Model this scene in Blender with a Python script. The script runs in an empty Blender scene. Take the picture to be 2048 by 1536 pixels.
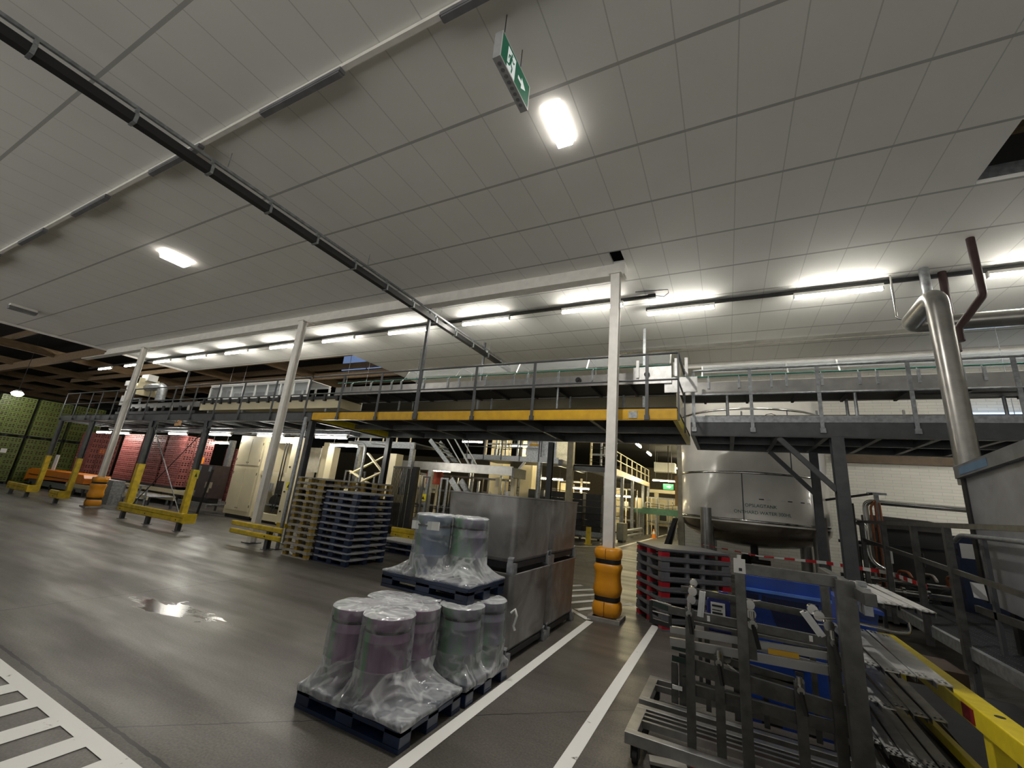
import bpy, math, random
from mathutils import Vector, Matrix, noise as mnoise
random.seed(7)
S = bpy.context.scene
COL = S.collection
PI = math.pi

# ------------------------------------------------------------------ camera, world, exposure
cam_data = bpy.data.cameras.new('camera')
cam = bpy.data.objects.new('camera', cam_data)
COL.objects.link(cam)
YAW, PITCH, ROLL = -0.485108, 0.262248, 0.092421
fwd = Vector((math.sin(YAW) * math.cos(PITCH), math.cos(YAW) * math.cos(PITCH), math.sin(PITCH)))
rgt0 = Vector((math.cos(YAW), -math.sin(YAW), 0))
up0 = rgt0.cross(fwd)
rgt = rgt0 * math.cos(ROLL) + up0 * math.sin(ROLL)
upv = -rgt0 * math.sin(ROLL) + up0 * math.cos(ROLL)
mw = Matrix((rgt, upv, -fwd)).transposed().to_4x4()
mw.translation = Vector((0, 0, 1.8))
cam.matrix_world = mw
cam_data.sensor_fit = 'HORIZONTAL'
cam_data.sensor_width = 36.0
cam_data.lens = 830.22 / 2048 * 36.0
cam_data.clip_start = 0.05
cam_data.clip_end = 300
S.camera = cam
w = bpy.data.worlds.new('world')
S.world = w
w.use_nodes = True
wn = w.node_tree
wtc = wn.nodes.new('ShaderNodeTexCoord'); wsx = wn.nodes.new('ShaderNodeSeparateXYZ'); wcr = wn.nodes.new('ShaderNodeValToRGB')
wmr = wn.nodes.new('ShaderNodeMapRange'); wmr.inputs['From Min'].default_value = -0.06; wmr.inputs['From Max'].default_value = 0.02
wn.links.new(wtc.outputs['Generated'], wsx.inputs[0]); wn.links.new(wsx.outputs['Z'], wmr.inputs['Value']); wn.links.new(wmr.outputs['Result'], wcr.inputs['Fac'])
wcr.color_ramp.elements[0].color = (1.0, 0.975, 0.91, 1)     # glow added below the horizon to light the ceiling, standing in for hall floor
wcr.color_ramp.elements[1].color = (0.085, 0.084, 0.08, 1)    # upper half kept dim so that object fronts stay dark
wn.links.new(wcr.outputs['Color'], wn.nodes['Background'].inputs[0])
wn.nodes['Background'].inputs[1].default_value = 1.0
S.view_settings.view_transform = 'Standard'
S.view_settings.look = 'None'
S.view_settings.gamma = 1
S.view_settings.use_curve_mapping = False
S.view_settings.exposure = 0.85
TUBE = 42.0       # emission of the fluorescent tubes
FLOOD = 260.0     # emission of the square floodlight
WARM = 60.0       # lamps of the far hall

# ------------------------------------------------------------------ materials
MATS = {}
def nodes_of(name):
    m = bpy.data.materials.new(name)
    m.use_nodes = True
    nt = m.node_tree
    b = nt.nodes['Principled BSDF']
    return m, nt, b
def N(nt, typ, **kw):
    n = nt.nodes.new(typ)
    for k, v in kw.items():
        setattr(n, k, v)
    return n
def L(nt, a, ao, b, bi):
    nt.links.new(a.outputs[ao], b.inputs[bi])
def objcoord(nt):
    g = N(nt, 'ShaderNodeNewGeometry')
    return g, 'Position'
def paint(name, col, rough=0.5, metal=0.0, var=0.25, scale=6.0, col2=None, bump=0.0, stretch=None, spec=None):
    """painted or bare surface with soft blotches of wear"""
    if name in MATS: return MATS[name]
    m, nt, b = nodes_of(name)
    g = N(nt, 'ShaderNodeNewGeometry')
    no = N(nt, 'ShaderNodeTexNoise'); no.inputs['Scale'].default_value = scale; no.inputs['Detail'].default_value = 5
    if stretch:
        mp = N(nt, 'ShaderNodeMapping'); mp.inputs['Scale'].default_value = stretch
        L(nt, g, 'Position', mp, 'Vector'); L(nt, mp, 'Vector', no, 'Vector')
    else:
        L(nt, g, 'Position', no, 'Vector')
    rp = N(nt, 'ShaderNodeValToRGB')
    c2 = col2 if col2 else tuple(c * (1 - var) for c in col)
    rp.color_ramp.elements[0].position = 0.35; rp.color_ramp.elements[0].color = (*c2, 1)
    rp.color_ramp.elements[1].position = 0.65; rp.color_ramp.elements[1].color = (*col, 1)
    L(nt, no, 'Fac', rp, 'Fac'); L(nt, rp, 'Color', b, 'Base Color')
    b.inputs['Roughness'].default_value = rough
    b.inputs['Metallic'].default_value = metal
    if spec is not None: b.inputs['Specular IOR Level'].default_value = spec
    if bump:
        bp = N(nt, 'ShaderNodeBump'); bp.inputs['Strength'].default_value = bump; bp.inputs['Distance'].default_value = 0.02
        L(nt, no, 'Fac', bp, 'Height'); L(nt, bp, 'Normal', b, 'Normal')
    MATS[name] = m
    return m
def glow(name, col, strength):
    if name in MATS: return MATS[name]
    m, nt, b = nodes_of(name)
    b.inputs['Base Color'].default_value = (*col, 1)
    b.inputs['Emission Color'].default_value = (*col, 1)
    b.inputs['Emission Strength'].default_value = strength
    MATS[name] = m
    return m

def mat_floor():
    m, nt, b = nodes_of('wet_concrete')
    g = N(nt, 'ShaderNodeNewGeometry')
    # blotchy concrete
    n1 = N(nt, 'ShaderNodeTexNoise'); n1.inputs['Scale'].default_value = 0.8; n1.inputs['Detail'].default_value = 8; n1.inputs['Distortion'].default_value = 0.8
    n2 = N(nt, 'ShaderNodeTexNoise'); n2.inputs['Scale'].default_value = 60; n2.inputs['Detail'].default_value = 3
    n3 = N(nt, 'ShaderNodeTexNoise'); n3.inputs['Scale'].default_value = 1.0; n3.inputs['Detail'].default_value = 6
    mp = N(nt, 'ShaderNodeMapping'); mp.inputs['Rotation'].default_value = (0, 0, math.radians(-18)); mp.inputs['Scale'].default_value = (0.35, 2.2, 1)
    L(nt, g, 'Position', n1, 'Vector'); L(nt, g, 'Position', n2, 'Vector'); L(nt, g, 'Position', mp, 'Vector'); L(nt, mp, 'Vector', n3, 'Vector')
    r1 = N(nt, 'ShaderNodeValToRGB')
    e = r1.color_ramp.elements
    e[0].position = 0.30; e[0].color = (0.050, 0.045, 0.038, 1)
    e[1].position = 0.72; e[1].color = (0.140, 0.128, 0.111, 1)
    mx = N(nt, 'ShaderNodeMath', operation='MULTIPLY_ADD'); mx.inputs[1].default_value = 0.5
    h = N(nt, 'ShaderNodeMath', operation='MULTIPLY'); h.inputs[1].default_value = 0.5
    L(nt, n3, 'Fac', h, 0); L(nt, n1, 'Fac', mx, 0); L(nt, h, 'Value', mx, 2); L(nt, mx, 'Value', r1, 'Fac')
    # grain
    r2 = N(nt, 'ShaderNodeValToRGB'); r2.color_ramp.elements[0].position = .3; r2.color_ramp.elements[1].position = .7; r2.color_ramp.elements[0].color = (0.62, 0.62, 0.62, 1); r2.color_ramp.elements[1].color = (1.25, 1.25, 1.25, 1)
    L(nt, n2, 'Fac', r2, 'Fac')
    mul = N(nt, 'ShaderNodeMixRGB', blend_type='MULTIPLY'); mul.inputs['Fac'].default_value = 1
    L(nt, r1, 'Color', mul, 'Color1'); L(nt, r2, 'Color', mul, 'Color2')
    # joints: X = -7.52 (and every 8 m), Y = 1.88 ; one slanting crack
    sx = N(nt, 'ShaderNodeSeparateXYZ'); L(nt, g, 'Position', sx, 'Vector')
    def line(expr_out, width):
        a = N(nt, 'ShaderNodeMath', operation='ABSOLUTE'); L(nt, expr_out, 'Value', a, 0)
        c = N(nt, 'ShaderNodeMath', operation='LESS_THAN'); c.inputs[1].default_value = width; L(nt, a, 'Value', c, 0)
        return c
    j1 = N(nt, 'ShaderNodeMath', operation='ADD'); j1.inputs[1].default_value = 7.53; L(nt, sx, 'X', j1, 0)
    j2 = N(nt, 'ShaderNodeMath', operation='SUBTRACT'); j2.inputs[1].default_value = 1.885; L(nt, sx, 'Y', j2, 0)
    # slanted joint from (-3.9,1.88) towards (-3.03,2.65)
    k1 = N(nt, 'ShaderNodeMath', operation='MULTIPLY'); k1.inputs[1].default_value = -0.664; L(nt, sx, 'X', k1, 0)
    k2 = N(nt, 'ShaderNodeMath', operation='MULTIPLY_ADD'); k2.inputs[1].default_value = 0.748; L(nt, sx, 'Y', k2, 0); L(nt, k1, 'Value', k2, 2)
    j3 = N(nt, 'ShaderNodeMath', operation='SUBTRACT'); j3.inputs[1].default_value = 3.99; L(nt, k2, 'Value', j3, 0)
    wob = N(nt, 'ShaderNodeTexNoise'); wob.inputs['Scale'].default_value = 9; L(nt, g, 'Position', wob, 'Vector')
    wm = N(nt, 'ShaderNodeMath', operation='MULTIPLY_ADD'); wm.inputs[1].default_value = 0.03; wm.inputs[2].default_value = -0.015; L(nt, wob, 'Fac', wm, 0)
    def wobbled(j):
        a = N(nt, 'ShaderNodeMath', operation='ADD'); L(nt, j, 'Value', a, 0); L(nt, wm, 'Value', a, 1); return a
    l1, l2, l3 = line(wobbled(j1), 0.010), line(wobbled(j2), 0.014), line(wobbled(j3), 0.005)
    mxa = N(nt, 'ShaderNodeMath', operation='MAXIMUM'); L(nt, l1, 'Value', mxa, 0); L(nt, l2, 'Value', mxa, 1)
    mxb = N(nt, 'ShaderNodeMath', operation='MAXIMUM'); L(nt, mxa, 'Value', mxb, 0); L(nt, l3, 'Value', mxb, 1)
    fin = N(nt, 'ShaderNodeMixRGB', blend_type='MIX'); fin.inputs['Color2'].default_value = (0.012, 0.011, 0.01, 1)
    L(nt, mxb, 'Value', fin, 'Fac'); L(nt, mul, 'Color', fin, 'Color1')
    L(nt, fin, 'Color', b, 'Base Color')
    # roughness: damp sheen in streaks, one real puddle
    rr = N(nt, 'ShaderNodeMapRange'); rr.inputs['From Min'].default_value = 0.38; rr.inputs['From Max'].default_value = 0.66
    rr.inputs['To Min'].default_value = 0.52; rr.inputs['To Max'].default_value = 0.30
    L(nt, n3, 'Fac', rr, 'Value')
    mpp = N(nt, 'ShaderNodeMapping'); mpp.vector_type = 'TEXTURE'
    mpp.inputs['Location'].default_value = (-6.45, 3.42, 0); mpp.inputs['Rotation'].default_value = (0, 0, math.radians(12)); mpp.inputs['Scale'].default_value = (1.15, 0.42, 1)
    L(nt, g, 'Position', mpp, 'Vector')
    ln = N(nt, 'ShaderNodeVectorMath', operation='LENGTH'); L(nt, mpp, 'Vector', ln, 0)
    pn = N(nt, 'ShaderNodeTexNoise'); pn.inputs['Scale'].default_value = 2.6; pn.inputs['Detail'].default_value = 4; pn.inputs['Distortion'].default_value = 1.0
    L(nt, mpp, 'Vector', pn, 'Vector')
    pa = N(nt, 'ShaderNodeMath', operation='SUBTRACT'); L(nt, pn, 'Fac', pa, 0)
    pb = N(nt, 'ShaderNodeMath', operation='MULTIPLY'); pb.inputs[1].default_value = 0.42; L(nt, ln, 'Value', pb, 0); L(nt, pb, 'Value', pa, 1)
    pc = N(nt, 'ShaderNodeMapRange'); pc.inputs['From Min'].default_value = 0.27; pc.inputs['From Max'].default_value = 0.32; L(nt, pa, 'Value', pc, 'Value')
    rf = N(nt, 'ShaderNodeMixRGB'); rf.inputs['Color2'].default_value = (0.12, 0.12, 0.12, 1)
    L(nt, pc, 'Result', rf, 'Fac'); L(nt, rr, 'Result', rf, 'Color1'); L(nt, rf, 'Color', b, 'Roughness')
    b.inputs['Specular IOR Level'].default_value = 0.5
    bp = N(nt, 'ShaderNodeBump'); bp.inputs['Strength'].default_value = 0.25; bp.inputs['Distance'].default_value = 0.004
    L(nt, n2, 'Fac', bp, 'Height'); L(nt, bp, 'Normal', b, 'Normal')
    return m

def mat_ceiling():
    m, nt, b = nodes_of('ceiling_panels')
    g = N(nt, 'ShaderNodeNewGeometry')
    sx = N(nt, 'ShaderNodeSeparateXYZ'); L(nt, g, 'Position', sx, 'Vector')
    def grid(out, off, per, width):
        a = N(nt, 'ShaderNodeMath', operation='SUBTRACT'); a.inputs[1].default_value = off - per / 2; L(nt, sx, out, a, 0)
        q = N(nt, 'ShaderNodeMath', operation='FLOORED_MODULO'); q.inputs[1].default_value = per; L(nt, a, 'Value', q, 0)
        s = N(nt, 'ShaderNodeMath', operation='SUBTRACT'); s.inputs[1].default_value = per / 2; L(nt, q, 'Value', s, 0)
        ab = N(nt, 'ShaderNodeMath', operation='ABSOLUTE'); L(nt, s, 'Value', ab, 0)
        c = N(nt, 'ShaderNodeMath', operation='LESS_THAN'); c.inputs[1].default_value = width; L(nt, ab, 'Value', c, 0)
        return c
    gx = grid('X', 0.3, 0.6, 0.007)
    gy = grid('Y', 3.55, 1.2, 0.022)
    mx = N(nt, 'ShaderNodeMath', operation='MULTIPLY_ADD'); mx.inputs[1].default_value = 0.6; mx.use_clamp = True; L(nt, gx, 'Value', mx, 0); L(nt, gy, 'Value', mx, 2)
    no = N(nt, 'ShaderNodeTexNoise'); no.inputs['Scale'].default_value = 1.2; no.inputs['Detail'].default_value = 4; L(nt, g, 'Position', no, 'Vector')
    rp = N(nt, 'ShaderNodeValToRGB'); rp.color_ramp.elements[0].color = (0.74, 0.735, 0.70, 1); rp.color_ramp.elements[1].color = (0.82, 0.815, 0.78, 1)
    L(nt, no, 'Fac', rp, 'Fac')
    mi = N(nt, 'ShaderNodeMixRGB'); mi.inputs['Color2'].default_value = (0.43, 0.425, 0.405, 1)
    L(nt, mx, 'Value', mi, 'Fac'); L(nt, rp, 'Color', mi, 'Color1'); L(nt, mi, 'Color', b, 'Base Color')
    b.inputs['Roughness'].default_value = 0.7
    b.inputs['Specular IOR Level'].default_value = 0.25
    return m

def mat_blocks(name, col, bw, bh, mortar):
    """painted block or brick wall"""
    m, nt, b = nodes_of(name)
    g = N(nt, 'ShaderNodeNewGeometry')
    sx = N(nt, 'ShaderNodeSeparateXYZ'); L(nt, g, 'Position', sx, 'Vector')
    ad = N(nt, 'ShaderNodeMath', operation='ADD'); L(nt, sx, 'X', ad, 0); L(nt, sx, 'Y', ad, 1)
    cb = N(nt, 'ShaderNodeCombineXYZ'); L(nt, ad, 'Value', cb, 'X'); L(nt, sx, 'Z', cb, 'Y')
    br = N(nt, 'ShaderNodeTexBrick')
    br.inputs['Scale'].default_value = 1.0
    br.inputs['Brick Width'].default_value = bw; br.inputs['Row Height'].default_value = bh; br.inputs['Mortar Size'].default_value = mortar
    br.inputs['Color1'].default_value = (*col, 1); br.inputs['Color2'].default_value = (*[c * 0.93 for c in col], 1); br.inputs['Mortar'].default_value = (*[c * 0.72 for c in col], 1)
    L(nt, cb, 'Vector', br, 'Vector'); L(nt, br, 'Color', b, 'Base Color')
    b.inputs['Roughness'].default_value = 0.6
    bp = N(nt, 'ShaderNodeBump'); bp.inputs['Strength'].default_value = 0.4; bp.inputs['Distance'].default_value = 0.01; bp.invert = True
    L(nt, br, 'Fac', bp, 'Height'); L(nt, bp, 'Normal', b, 'Normal')
    return m

def mat_wear_line():
    """white floor paint, chipped"""
    m, nt, b = nodes_of('worn_white_floor_paint')
    g = N(nt, 'ShaderNodeNewGeometry')
    no = N(nt, 'ShaderNodeTexNoise'); no.inputs['Scale'].default_value = 7; no.inputs['Detail'].default_value = 9; no.inputs['Roughness'].default_value = 0.65
    L(nt, g, 'Position', no, 'Vector')
    rp = N(nt, 'ShaderNodeValToRGB')
    rp.color_ramp.elements[0].position = 0.30; rp.color_ramp.elements[0].color = (0.10, 0.093, 0.082, 1)
    rp.color_ramp.elements[1].position = 0.36; rp.color_ramp.elements[1].color = (0.82, 0.82, 0.79, 1)
    L(nt, no, 'Fac', rp, 'Fac'); L(nt, rp, 'Color', b, 'Base Color')
    b.inputs['Roughness'].default_value = 0.5
    return m

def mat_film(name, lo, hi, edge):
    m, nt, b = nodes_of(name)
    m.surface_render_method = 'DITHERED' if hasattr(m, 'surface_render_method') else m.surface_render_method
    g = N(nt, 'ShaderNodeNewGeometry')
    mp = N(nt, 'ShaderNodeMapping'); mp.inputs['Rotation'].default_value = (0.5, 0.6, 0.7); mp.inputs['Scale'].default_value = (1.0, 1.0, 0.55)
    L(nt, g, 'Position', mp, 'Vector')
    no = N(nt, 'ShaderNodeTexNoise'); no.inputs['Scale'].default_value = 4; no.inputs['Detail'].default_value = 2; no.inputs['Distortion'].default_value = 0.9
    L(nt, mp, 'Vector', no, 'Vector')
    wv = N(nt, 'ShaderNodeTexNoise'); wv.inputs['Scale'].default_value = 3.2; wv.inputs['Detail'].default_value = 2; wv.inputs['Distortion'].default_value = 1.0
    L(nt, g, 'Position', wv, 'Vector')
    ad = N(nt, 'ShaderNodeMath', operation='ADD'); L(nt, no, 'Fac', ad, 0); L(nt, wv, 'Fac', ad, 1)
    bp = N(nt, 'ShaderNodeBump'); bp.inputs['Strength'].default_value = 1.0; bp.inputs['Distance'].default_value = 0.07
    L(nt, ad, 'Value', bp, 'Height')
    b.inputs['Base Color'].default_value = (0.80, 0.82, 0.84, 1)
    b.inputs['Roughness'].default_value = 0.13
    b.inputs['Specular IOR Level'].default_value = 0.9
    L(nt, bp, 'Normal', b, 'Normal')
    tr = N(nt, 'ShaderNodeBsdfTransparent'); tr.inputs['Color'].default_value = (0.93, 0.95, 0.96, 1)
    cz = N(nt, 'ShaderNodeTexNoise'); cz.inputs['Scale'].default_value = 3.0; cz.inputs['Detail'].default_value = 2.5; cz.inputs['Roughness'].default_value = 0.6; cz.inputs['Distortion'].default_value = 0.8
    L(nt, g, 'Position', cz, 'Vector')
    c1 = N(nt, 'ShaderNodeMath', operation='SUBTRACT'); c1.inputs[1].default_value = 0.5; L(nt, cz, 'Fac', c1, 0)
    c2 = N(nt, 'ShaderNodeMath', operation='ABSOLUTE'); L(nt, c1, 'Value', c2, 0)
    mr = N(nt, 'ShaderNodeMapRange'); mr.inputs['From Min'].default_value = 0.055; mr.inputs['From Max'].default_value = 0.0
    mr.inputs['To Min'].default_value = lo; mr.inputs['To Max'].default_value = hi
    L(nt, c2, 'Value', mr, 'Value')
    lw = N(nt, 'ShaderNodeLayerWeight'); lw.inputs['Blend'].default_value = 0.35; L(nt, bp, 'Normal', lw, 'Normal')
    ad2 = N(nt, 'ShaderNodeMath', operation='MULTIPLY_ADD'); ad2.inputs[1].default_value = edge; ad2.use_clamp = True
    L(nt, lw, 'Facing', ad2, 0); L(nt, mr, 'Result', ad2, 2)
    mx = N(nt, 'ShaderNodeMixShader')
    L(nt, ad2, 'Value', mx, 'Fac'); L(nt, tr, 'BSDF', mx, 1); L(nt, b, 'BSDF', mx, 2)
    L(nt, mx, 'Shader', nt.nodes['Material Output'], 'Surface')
    return m

def mat_keg(name, c1, c2, c3):
    """printed sleeve: broad upright colour fields"""
    m, nt, b = nodes_of(name)
    tc = N(nt, 'ShaderNodeTexCoord')
    mp = N(nt, 'ShaderNodeMapping'); mp.inputs['Scale'].default_value = (4.2, 4.2, 0.5)
    L(nt, tc, 'Object', mp, 'Vector')
    no = N(nt, 'ShaderNodeTexNoise'); no.inputs['Scale'].default_value = 1.4; no.inputs['Detail'].default_value = 3
    L(nt, mp, 'Vector', no, 'Vector')
    rp = N(nt, 'ShaderNodeValToRGB')
    rp.color_ramp.elements[0].position = 0.40; rp.color_ramp.elements[0].color = (*c1, 1)
    rp.color_ramp.elements[1].position = 0.62; rp.color_ramp.elements[1].color = (*c3, 1)
    el = rp.color_ramp.elements.new(0.5); el.color = (*c2, 1)
    L(nt, no, 'Fac', rp, 'Fac'); L(nt, rp, 'Color', b, 'Base Color')
    b.inputs['Roughness'].default_value = 0.42; b.inputs['Metallic'].default_value = 0.35
    return m

def mat_bin():
    m, nt, b = nodes_of('stained_stainless')
    g = N(nt, 'ShaderNodeNewGeometry')
    no = N(nt, 'ShaderNodeTexNoise'); no.inputs['Scale'].default_value = 2.2; no.inputs['Detail'].default_value = 7; no.inputs['Distortion'].default_value = 0.6
    L(nt, g, 'Position', no, 'Vector')
    rp = N(nt, 'ShaderNodeValToRGB')
    rp.color_ramp.elements[0].position = 0.33; rp.color_ramp.elements[0].color = (0.17, 0.16, 0.15, 1)
    rp.color_ramp.elements[1].position = 0.66; rp.color_ramp.elements[1].color = (0.40, 0.39, 0.385, 1)
    L(nt, no, 'Fac', rp, 'Fac')
    # rust runs on the aisle side of the further bins
    mp = N(nt, 'ShaderNodeMapping'); mp.inputs['Scale'].default_value = (3, 3.2, 0.5); L(nt, g, 'Position', mp, 'Vector')
    n2 = N(nt, 'ShaderNodeTexNoise'); n2.inputs['Scale'].default_value = 1.3; n2.inputs['Detail'].default_value = 5; L(nt, mp, 'Vector', n2, 'Vector')
    sx = N(nt, 'ShaderNodeSeparateXYZ'); L(nt, g, 'Position', sx, 'Vector')
    yr = N(nt, 'ShaderNodeMapRange'); yr.inputs['From Min'].default_value = 5.3; yr.inputs['From Max'].default_value = 6.9; yr.inputs['To Min'].default_value = -0.15; yr.inputs['To Max'].default_value = 0.38
    L(nt, sx, 'Y', yr, 'Value')
    sm = N(nt, 'ShaderNodeMath', operation='ADD'); L(nt, n2, 'Fac', sm, 0); L(nt, yr, 'Result', sm, 1)
    fr = N(nt, 'ShaderNodeMapRange'); fr.inputs['From Min'].default_value = 0.60; fr.inputs['From Max'].default_value = 1.05; fr.inputs['To Max'].default_value = 0.75
    L(nt, sm, 'Value', fr, 'Value')
    mi = N(nt, 'ShaderNodeMixRGB'); mi.inputs['Color2'].default_value = (0.20, 0.115, 0.045, 1)
    L(nt, fr, 'Result', mi, 'Fac'); L(nt, rp, 'Color', mi, 'Color1'); L(nt, mi, 'Color', b, 'Base Color')
    b.inputs['Metallic'].default_value = 0.55
    b.inputs['Roughness'].default_value = 0.46
    return m

def mat_tape(name, c1, c2, period, axis):
    m, nt, b = nodes_of(name)
    g = N(nt, 'ShaderNodeNewGeometry'); sx = N(nt, 'ShaderNodeSeparateXYZ'); L(nt, g, 'Position', sx, 'Vector')
    q = N(nt, 'ShaderNodeMath', operation='FLOORED_MODULO'); q.inputs[1].default_value = period; L(nt, sx, axis, q, 0)
    c = N(nt, 'ShaderNodeMath', operation='LESS_THAN'); c.inputs[1].default_value = period / 2; L(nt, q, 'Value', c, 0)
    mi = N(nt, 'ShaderNodeMixRGB'); mi.inputs['Color1'].default_value = (*c1, 1); mi.inputs['Color2'].default_value = (*c2, 1)
    L(nt, c, 'Value', mi, 'Fac'); L(nt, mi, 'Color', b, 'Base Color'); b.inputs['Roughness'].default_value = 0.4
    return m

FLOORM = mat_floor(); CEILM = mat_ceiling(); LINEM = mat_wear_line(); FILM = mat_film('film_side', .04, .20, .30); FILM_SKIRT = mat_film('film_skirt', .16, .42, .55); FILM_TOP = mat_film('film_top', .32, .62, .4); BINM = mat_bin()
BLOCKM = mat_blocks('painted_block_wall', (0.70, 0.68, 0.61), 0.42, 0.09, 0.006)
KEG_P = mat_keg('purple_keg_sleeve', (0.11, 0.25, 0.12), (0.20, 0.12, 0.19), (0.27, 0.18, 0.26))
KEG_G = mat_keg('green_keg_sleeve', (0.13, 0.29, 0.15), (0.21, 0.32, 0.23), (0.27, 0.23, 0.32))
KEG_B = mat_keg('blue_keg_sleeve', (0.11, 0.19, 0.13), (0.12, 0.15, 0.24), (0.18, 0.22, 0.28))
WHITE = paint('white_column_paint', (0.80, 0.775, 0.73), 0.45, var=0.1)
GREY = paint('grey_steel_paint', (0.085, 0.09, 0.097), 0.42, var=0.25)
GALV = paint('galvanised_steel', (0.40, 0.42, 0.44), 0.4, 0.7, var=0.35, scale=14)
ALU = paint('mill_aluminium', (0.68, 0.68, 0.67), 0.36, 0.45, var=0.25, scale=9)
STEEL = paint('brushed_stainless', (0.38, 0.375, 0.36), 0.34, 0.85, var=0.18, scale=5)
POL = paint('polished_pipe', (0.62, 0.61, 0.58), 0.16, 1.0, var=0.1)
TANKM = paint('tank_stainless', (0.86, 0.83, 0.77), 0.32, 0.1, var=0.14, scale=1.5)
BARE = paint('bare_rack_steel', (0.125, 0.125, 0.118), 0.36, 0.65, var=0.35, scale=12)
DARK = paint('dark_steel', (0.028, 0.029, 0.031), 0.5, 0.2, var=0.3)
BLACK = paint('black_plastic', (0.012, 0.012, 0.013), 0.5, var=0.2)
NEARBLACK = paint('dark_underside', (0.022, 0.022, 0.022), 0.8, var=0.3)  # even near-black for decks, pans, the far ceiling and pallet cores
YEL = paint('safety_yellow', (0.72, 0.42, 0.015), 0.4, var=0.12, col2=(0.60, 0.335, 0.012))
YELD = paint('scuffed_yellow', (0.72, 0.52, 0.02), 0.45, col2=(0.46, 0.33, 0.02), scale=5)
LEMON = paint('lemon_yellow_paint', (0.78, 0.63, 0.02), 0.38, col2=(0.68, 0.53, 0.018), scale=12)
ORANGE = paint('orange_guard_plastic', (0.80, 0.33, 0.012), 0.4, var=0.1)
ORM = paint('orange_machine_paint', (0.85, 0.25, 0.01), 0.4, var=0.12)
CREAM = paint('cream_enamel', (0.72, 0.64, 0.43), 0.4, var=0.08, scale=2)
NAVY = paint('navy_pallet_plastic', (0.010, 0.022, 0.062), 0.32, var=0.35)
BLUEP = paint('royal_blue_plastic', (0.010, 0.055, 0.33), 0.38, var=0.25)
JERRY = paint('jerrycan_blue', (0.012, 0.022, 0.16), 0.3, var=0.2)
PGREY = paint('grey_pallet_plastic', (0.135, 0.135, 0.145), 0.5, var=0.2)
PEDGE = paint('pale_pallet_deck', (0.36, 0.37, 0.40), 0.5, var=0.2)
PRED = paint('red_block_plastic', (0.40, 0.008, 0.016), 0.45, var=0.2)
WOOD = paint('weathered_wood', (0.40, 0.37, 0.32), 0.75, var=0.35, scale=5, stretch=(1, 6, 6))
YWOOD = paint('yellow_wood_block', (0.38, 0.24, 0.03), 0.7, col2=(0.17, 0.14, 0.035), scale=3)
RAFT = paint('roof_timber', (0.20, 0.13, 0.065), 0.7, var=0.35, scale=3, stretch=(6, 1, 6))
ROOFW = paint('roof_boards', (0.022, 0.017, 0.013), 0.8, var=0.35, scale=3)
RCR = paint('red_crate_plastic', (0.36, 0.115, 0.105), 0.45, var=0.2)
GCR = paint('green_crate_plastic', (0.15, 0.195, 0.035), 0.5, var=0.25)
SIGNG = glow('exit_green', (0.012, 0.16, 0.085), 0.10)
SIGNW = glow('exit_white', (0.75, 0.8, 0.78), 0.25)
PAPER = paint('white_paper', (0.75, 0.75, 0.73), 0.6, var=0.05)
SIGNY = paint('yellow_notice', (0.82, 0.72, 0.02), 0.5, var=0.05)
TUBEM = glow('tube_glow', (1.0, 0.97, 0.88), TUBE)
FLOODM = glow('flood_glow', (1.0, 0.95, 0.88), FLOOD)
WARMM = glow('warm_tube_glow', (1.0, 0.86, 0.52), WARM)
COPPER = paint('copper_pipe', (0.42, 0.16, 0.08), 0.35, 0.8, var=0.3)
RUSTP = paint('red_brown_pipe', (0.05, 0.022, 0.02), 0.5, var=0.3)
GREENR = paint('green_guide_plastic', (0.02, 0.16, 0.12), 0.45, var=0.2)
CLEAR = None

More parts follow.
